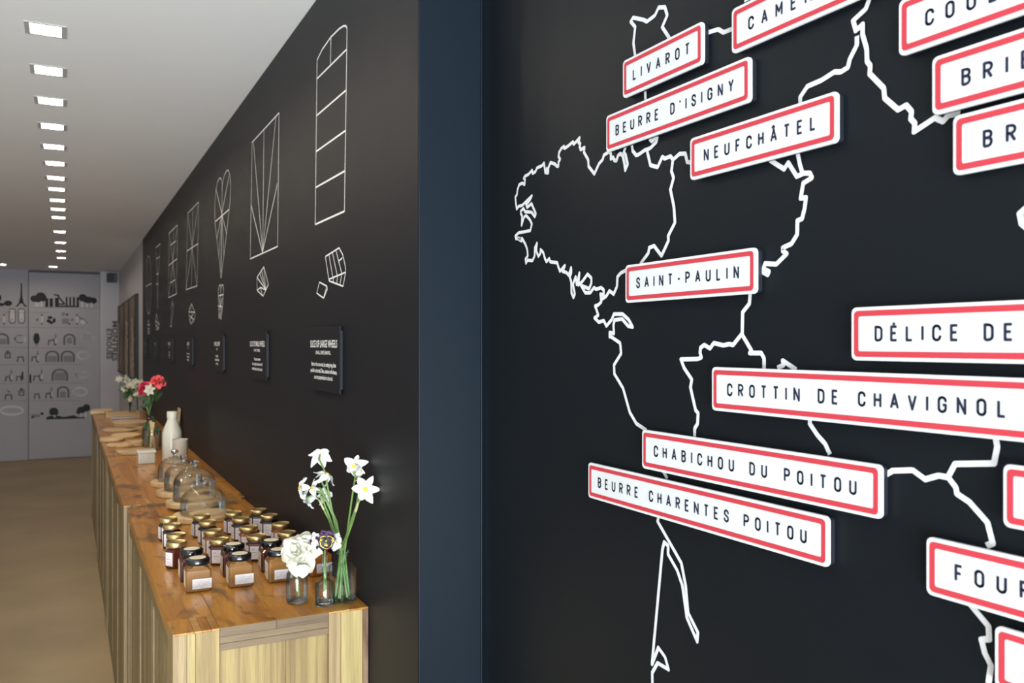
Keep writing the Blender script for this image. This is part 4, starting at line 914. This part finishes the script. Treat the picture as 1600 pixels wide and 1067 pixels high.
# far bouquet: coral peonies in a slender bottle
pb = at_top(235, 700); VB = Vector((pb.x, pb.y+.12, .9705)); tb = (VB-CAM).dot(Vector((ST, CT, 0)))
r = empty('flower_bottle', tuple(VB)); tag(r, 'clear narrow glass bottle holding coral and crimson flowers', 'vase')
MB().lathe([(1e-5,0),(.036,0),(.038,.004),(.038,.10),(.030,.125),(.014,.15),(.013,.20),(.016,.204),(.013,.206)], 28).build('bottle_wall', M['glass_green'], r, smooth=40)
MB().solid([(.035,.003),(.035,.095)], 24).build('water', M['water'], r, smooth=40)
ns = VB+Vector((0,0,.195))
ruffle('coral_peony', P(246,597,tb), cdir(.05,.75,.45), .058, 'coral', 'large coral pink peony above the narrow bottle', [VB+Vector((0,0,.02)), ns], 'flower', None, flat=1.0, sr=.004)
ruffle('crimson_peony', P(224.5,604,tb), cdir(-.4,.5,.6), .042, 'crimson', 'crimson flower left of the coral peony', [VB+Vector((.004,0,.02)), ns], 'flower', None, sr=.0035)
ruffle('crimson_peony', P(221,612,tb), cdir(-.5,-.2,.6), .032, 'crimson', 'lower crimson flower hanging beside the green leaves', [VB+Vector((-.004,0,.02)), ns], 'flower', None, sr=.0035)
def small_bloom(c, n, R, m, label, stem, group, npet=6, cen='corona', name='white_blossom'):
    e1, e2, n = basis(n); c = Vector(c); o = Vector(stem[0]); r = empty(name, tuple(o)); tag(r, label, 'flower', group)
    for k in range(npet):
        a = 2*math.pi*k/npet+.3; d = e1*math.cos(a)+e2*math.sin(a)
        petal_mesh(c-o, (d+n*.15).normalized(), n, R, R*.62, .1, .3, .5, .35, seg=4, ph=k).build('petal', M[m], r, smooth=80)
    MB().solid([(R*.18,-R*.05),(R*.2,R*.1),(R*.1,R*.18)], 8, c=tuple(c-o)).build('flower_eye', M[cen], r)
    MB().tube([Vector(p)-o for p in stem]+[c-o], .0018, 6).build('stem', M['stem'], r)
small_bloom(P(234,609,tb-.05), cdir(-.1,.1,1), .040, 'petal_cream', 'pale yellow star-shaped flower below the coral peony', [ns], None, name='star_flower')
small_bloom(P(233,654,tb-.06), cdir(-.3,-.1,1), .026, 'purple', 'small dark purple pansy against the narrow bottle', [ns+Vector((0,0,-.03))], None, name='purple_bloom', npet=5)
def leaf(c, d, n, L, W_, name, par, m='leaf'):
    par = bpy.data.objects[par]
    return petal_mesh(Vector(c)-par.location, d, n, L, W_, .2, .25, .8, .6).build('leaf', M[m], par, smooth=80)
for k, (u, v, d, L) in enumerate(((236,624,cdir(-.9,.15,.3),.07),(238,628,cdir(-.7,-.3,.4),.075),(240,622,cdir(.3,.6,.4),.075),(243,626,cdir(.4,.5,.2),.07),(237,618,cdir(-.5,.5,.5),.06),(246,604,cdir(.6,.6,-.3),.06),(238,650,cdir(.3,-1,.4),.07),(229,660,cdir(-.1,-1,.5),.05),(247,665,cdir(0,-1,.3),.06))):
    leaf(P(u, v, tb-.02), d, cdir(0,.3,1), L, L*.42, 'leaf', 'coral_peony')
# white bouquet at the far end
pw = at_top(209, 651); VW = Vector((pw.x, pw.y, .9705)); tw = (VW-CAM).dot(Vector((ST, CT, 0)))
r = empty('green_vase', tuple(VW)); tag(r, 'dark green glass vase with white blossoms at the far end', 'vase')
MB().lathe([(1e-5,0),(.040,0),(.042,.005),(.036,.08),(.034,.16),(.038,.165),(.036,.167)], 28).build('vase_wall', M['glass_green'], r, smooth=40)
nw = VW+Vector((0,0,.155))
BL = ['leftmost, alone against the grey wall', 'top left, upper of two', 'top left, lower of two', 'top centre', 'top right', 'centre', 'middle left', 'lower left', 'right of centre', 'between top and centre', 'right side, touching the crimson flower', 'low centre, above the leaves', 'farthest right against the black wall', 'lowest on the right']
for k, (u, v) in enumerate(((186,592),(197,590),(199,595),(212,596),(220,597),(209,603),(200,605),(194,608),(214,606),(205,600),(218,610),(204,623),(224,602),(213,616))):
    small_bloom(P(u, v, tw+random.uniform(-.05, .05)), cdir(random.uniform(-.6,.6), random.uniform(.0,.9), .7), .034, 'petal_cream', 'small white blossom in the far bouquet, '+BL[k], [nw], 'white blossoms in the far bouquet')
for k in range(12):
    leaf(P(random.uniform(196,214), random.uniform(607,626), tw+random.uniform(-.04,.04)), cdir(random.uniform(-1,1), random.uniform(-.6,.8), random.uniform(-.2,.6)), cdir(0,.4,1), .075, .034, 'leaf', ['white_blossom','white_blossom.004','white_blossom.008'][k % 3])
